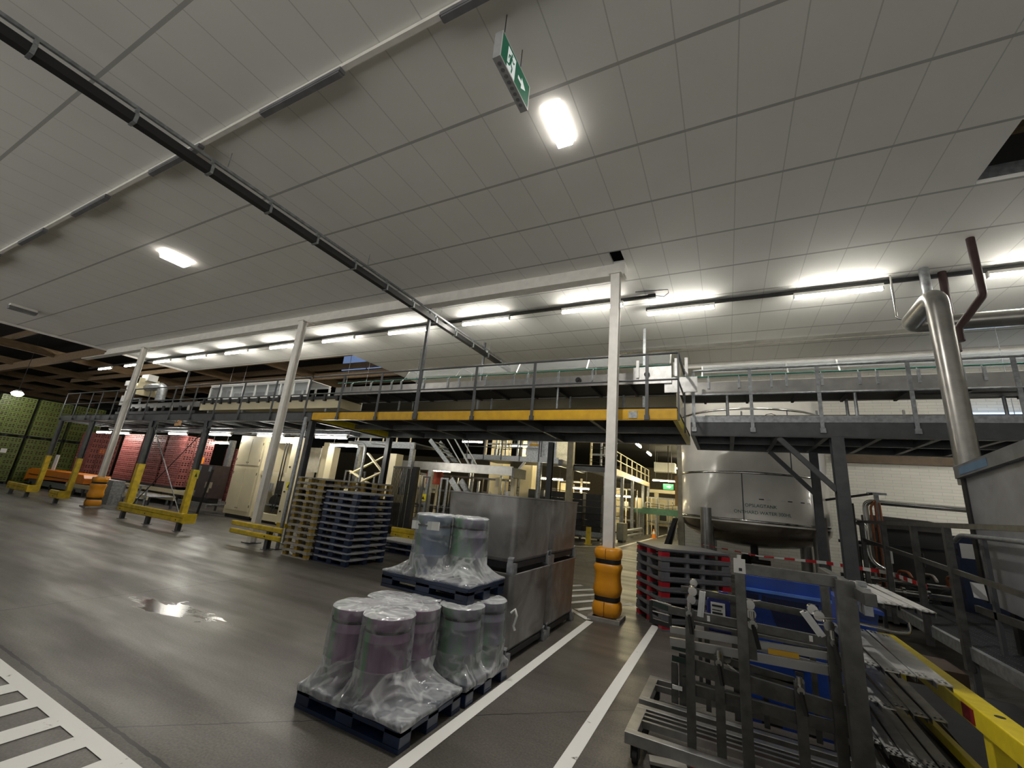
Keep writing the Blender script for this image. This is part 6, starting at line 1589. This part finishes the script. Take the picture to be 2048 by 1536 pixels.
# machine bodies that fill the far hall
for i, (x0, x1, y0, y1, z0, z1, m_, lab) in enumerate(((-13.9, -12.9, 24.3, 25.3, 0, 5.6, CREAM, 'cream machine tower behind the steep stair'), (-11.6, -10.8, 24.3, 25.2, 0, 5.8, CREAM, 'cream machine tower behind the galvanised box'),
        (-16.5, -15.3, 18.5, 20, 0, 2.6, STEEL, 'steel cabinet under the upper left platform'), (-10.6, -9.6, 23.5, 25, 0, 2.3, DARK, 'dark machine body under the far gallery'), (-9.5, -8.9, 26, 27, 0, 2.9, CREAM, 'cream machine under the far gallery'), (-7.4, -6.6, 30, 31, 0, 3.0, CREAM, 'cream machine beyond the dark crate stacks'))):
    t = thing('far_machine', lab, 'machine', ((x0 + x1) / 2, y0, z0))
    put('body', MB().box(x0, x1, y0, y1, z0 + .1, z1), m_, t)
    put('door', MB().box(x0 + .1, x1 - .1, y0 - .02, y0, z0 + .4, z1 - .6), m_, t)
    put('plinth', MB().box(x0 + .05, x1 - .05, y0 + .05, y1 - .05, z0, z0 + .1), BLACK, t)
    put('window', MB().box(x0 + .25, x1 - .25, y0 - .03, y0 - .02, z1 - 1.4, z1 - .9), DARK, t)
def packing_line(label, x0, x1, y, z0, z1, seed):
    rs = random.Random(seed)
    t = thing('packing_line', label, 'machine', ((x0 + x1) / 2, y, z0))
    x = x0
    while x < x1:
        hh = z1 - rs.uniform(0, .5)
        put('post', MB().box(x - .05, x + .05, y, y + .1, z0, hh), GALV if rs.random() < .6 else CREAM, t)
        if rs.random() < .6:
            pz = rs.uniform(z0 + .5, z1 - 1.0); put('panel', MB().box(x + .1, x + rs.uniform(.35, .6), y + .2, y + .5, pz, pz + rs.uniform(.3, .9)), rs.choice((CREAM, STEEL, DARK, PAPER)), t)
        if rs.random() < .5:
            put('pipe', MB().cyl((x + .3, y - .05, z0 + .05), (x + .3, y - .05, z1 - .3), .04, 8), rs.choice((POL, GALV, CREAM)), t)
        x += rs.uniform(.55, .8)
    for zz in (z0 + .9, z0 + 1.7, z1 - .35):
        put('beam', MB().box(x0 - .1, x1 + .1, y + .1, y + .2, zz, zz + .10), GALV if zz < z1 - 1 else STEEL, t)
    for i in range(4):
        zz = rs.uniform(z0 + .4, z1 - .5); put('cable', MB().tube([(x0 + (x1 - x0) * u / 5, y - .08, zz + .06 * math.sin(u * 2 + i)) for u in range(6)], .018, 5), BLACK, t)
    return t
packing_line('tangle of galvanised and cream machine posts behind the stainless bins', -13.0, -7.6, 25.6, 0, 3.3, 3)
packing_line('tangle of machine posts and panels standing on the far gallery', -13.0, -9.6, 22.0, 3.8, 6.0, 5)
packing_line('row of machine uprights under the grey landing', -14.8, -9.4, 18.2, 0, 2.8, 8)
packing_line('row of machine uprights beneath the aisle gallery', -7.0, -5.5, 29.0, 0, 3.2, 11)
packing_line('machine uprights with panels on the aisle gallery', -7.0, -5.6, 24.0, 3.62, 5.6, 13)
packing_line('machine uprights behind the far green conveyor', -5.2, -2.0, 32.8, 0, 2.9, 17)
solo('orange_curtain', MB().box(-12.95, -12.0, 16.6, 16.62, 2.0, 2.58), paint('orange_red_sheet', (.62, .10, .04), .5), 'orange-red sheet hanging under the grey landing', 'sheet')
solo('steel_post', MB().box(-7.15, -6.85, 20.3, 20.6, 0, 6.3), paint('beige_column', (.28, .25, .18), .6), 'beige building column behind the galvanised box', 'column')
for i in range(7):
    x = -15.6 + .9 * i
    solo('machine_guard', MB().box(x, x + .06, 14.0, 14.05, 0, 2.2).box(x + .3, x + .36, 14.0, 14.05, 0, 2.2).box(x, x + .36, 14.0, 14.05, 2.2, 2.26), GREY if i % 2 else GALV, 'upright of the machine guard behind the black fence, %s from the left' % ordn[i], 'guard')
roller_track('low roller track behind the black fence', -11.2, -8.6, 13.2, 13.9, .62, STEEL)
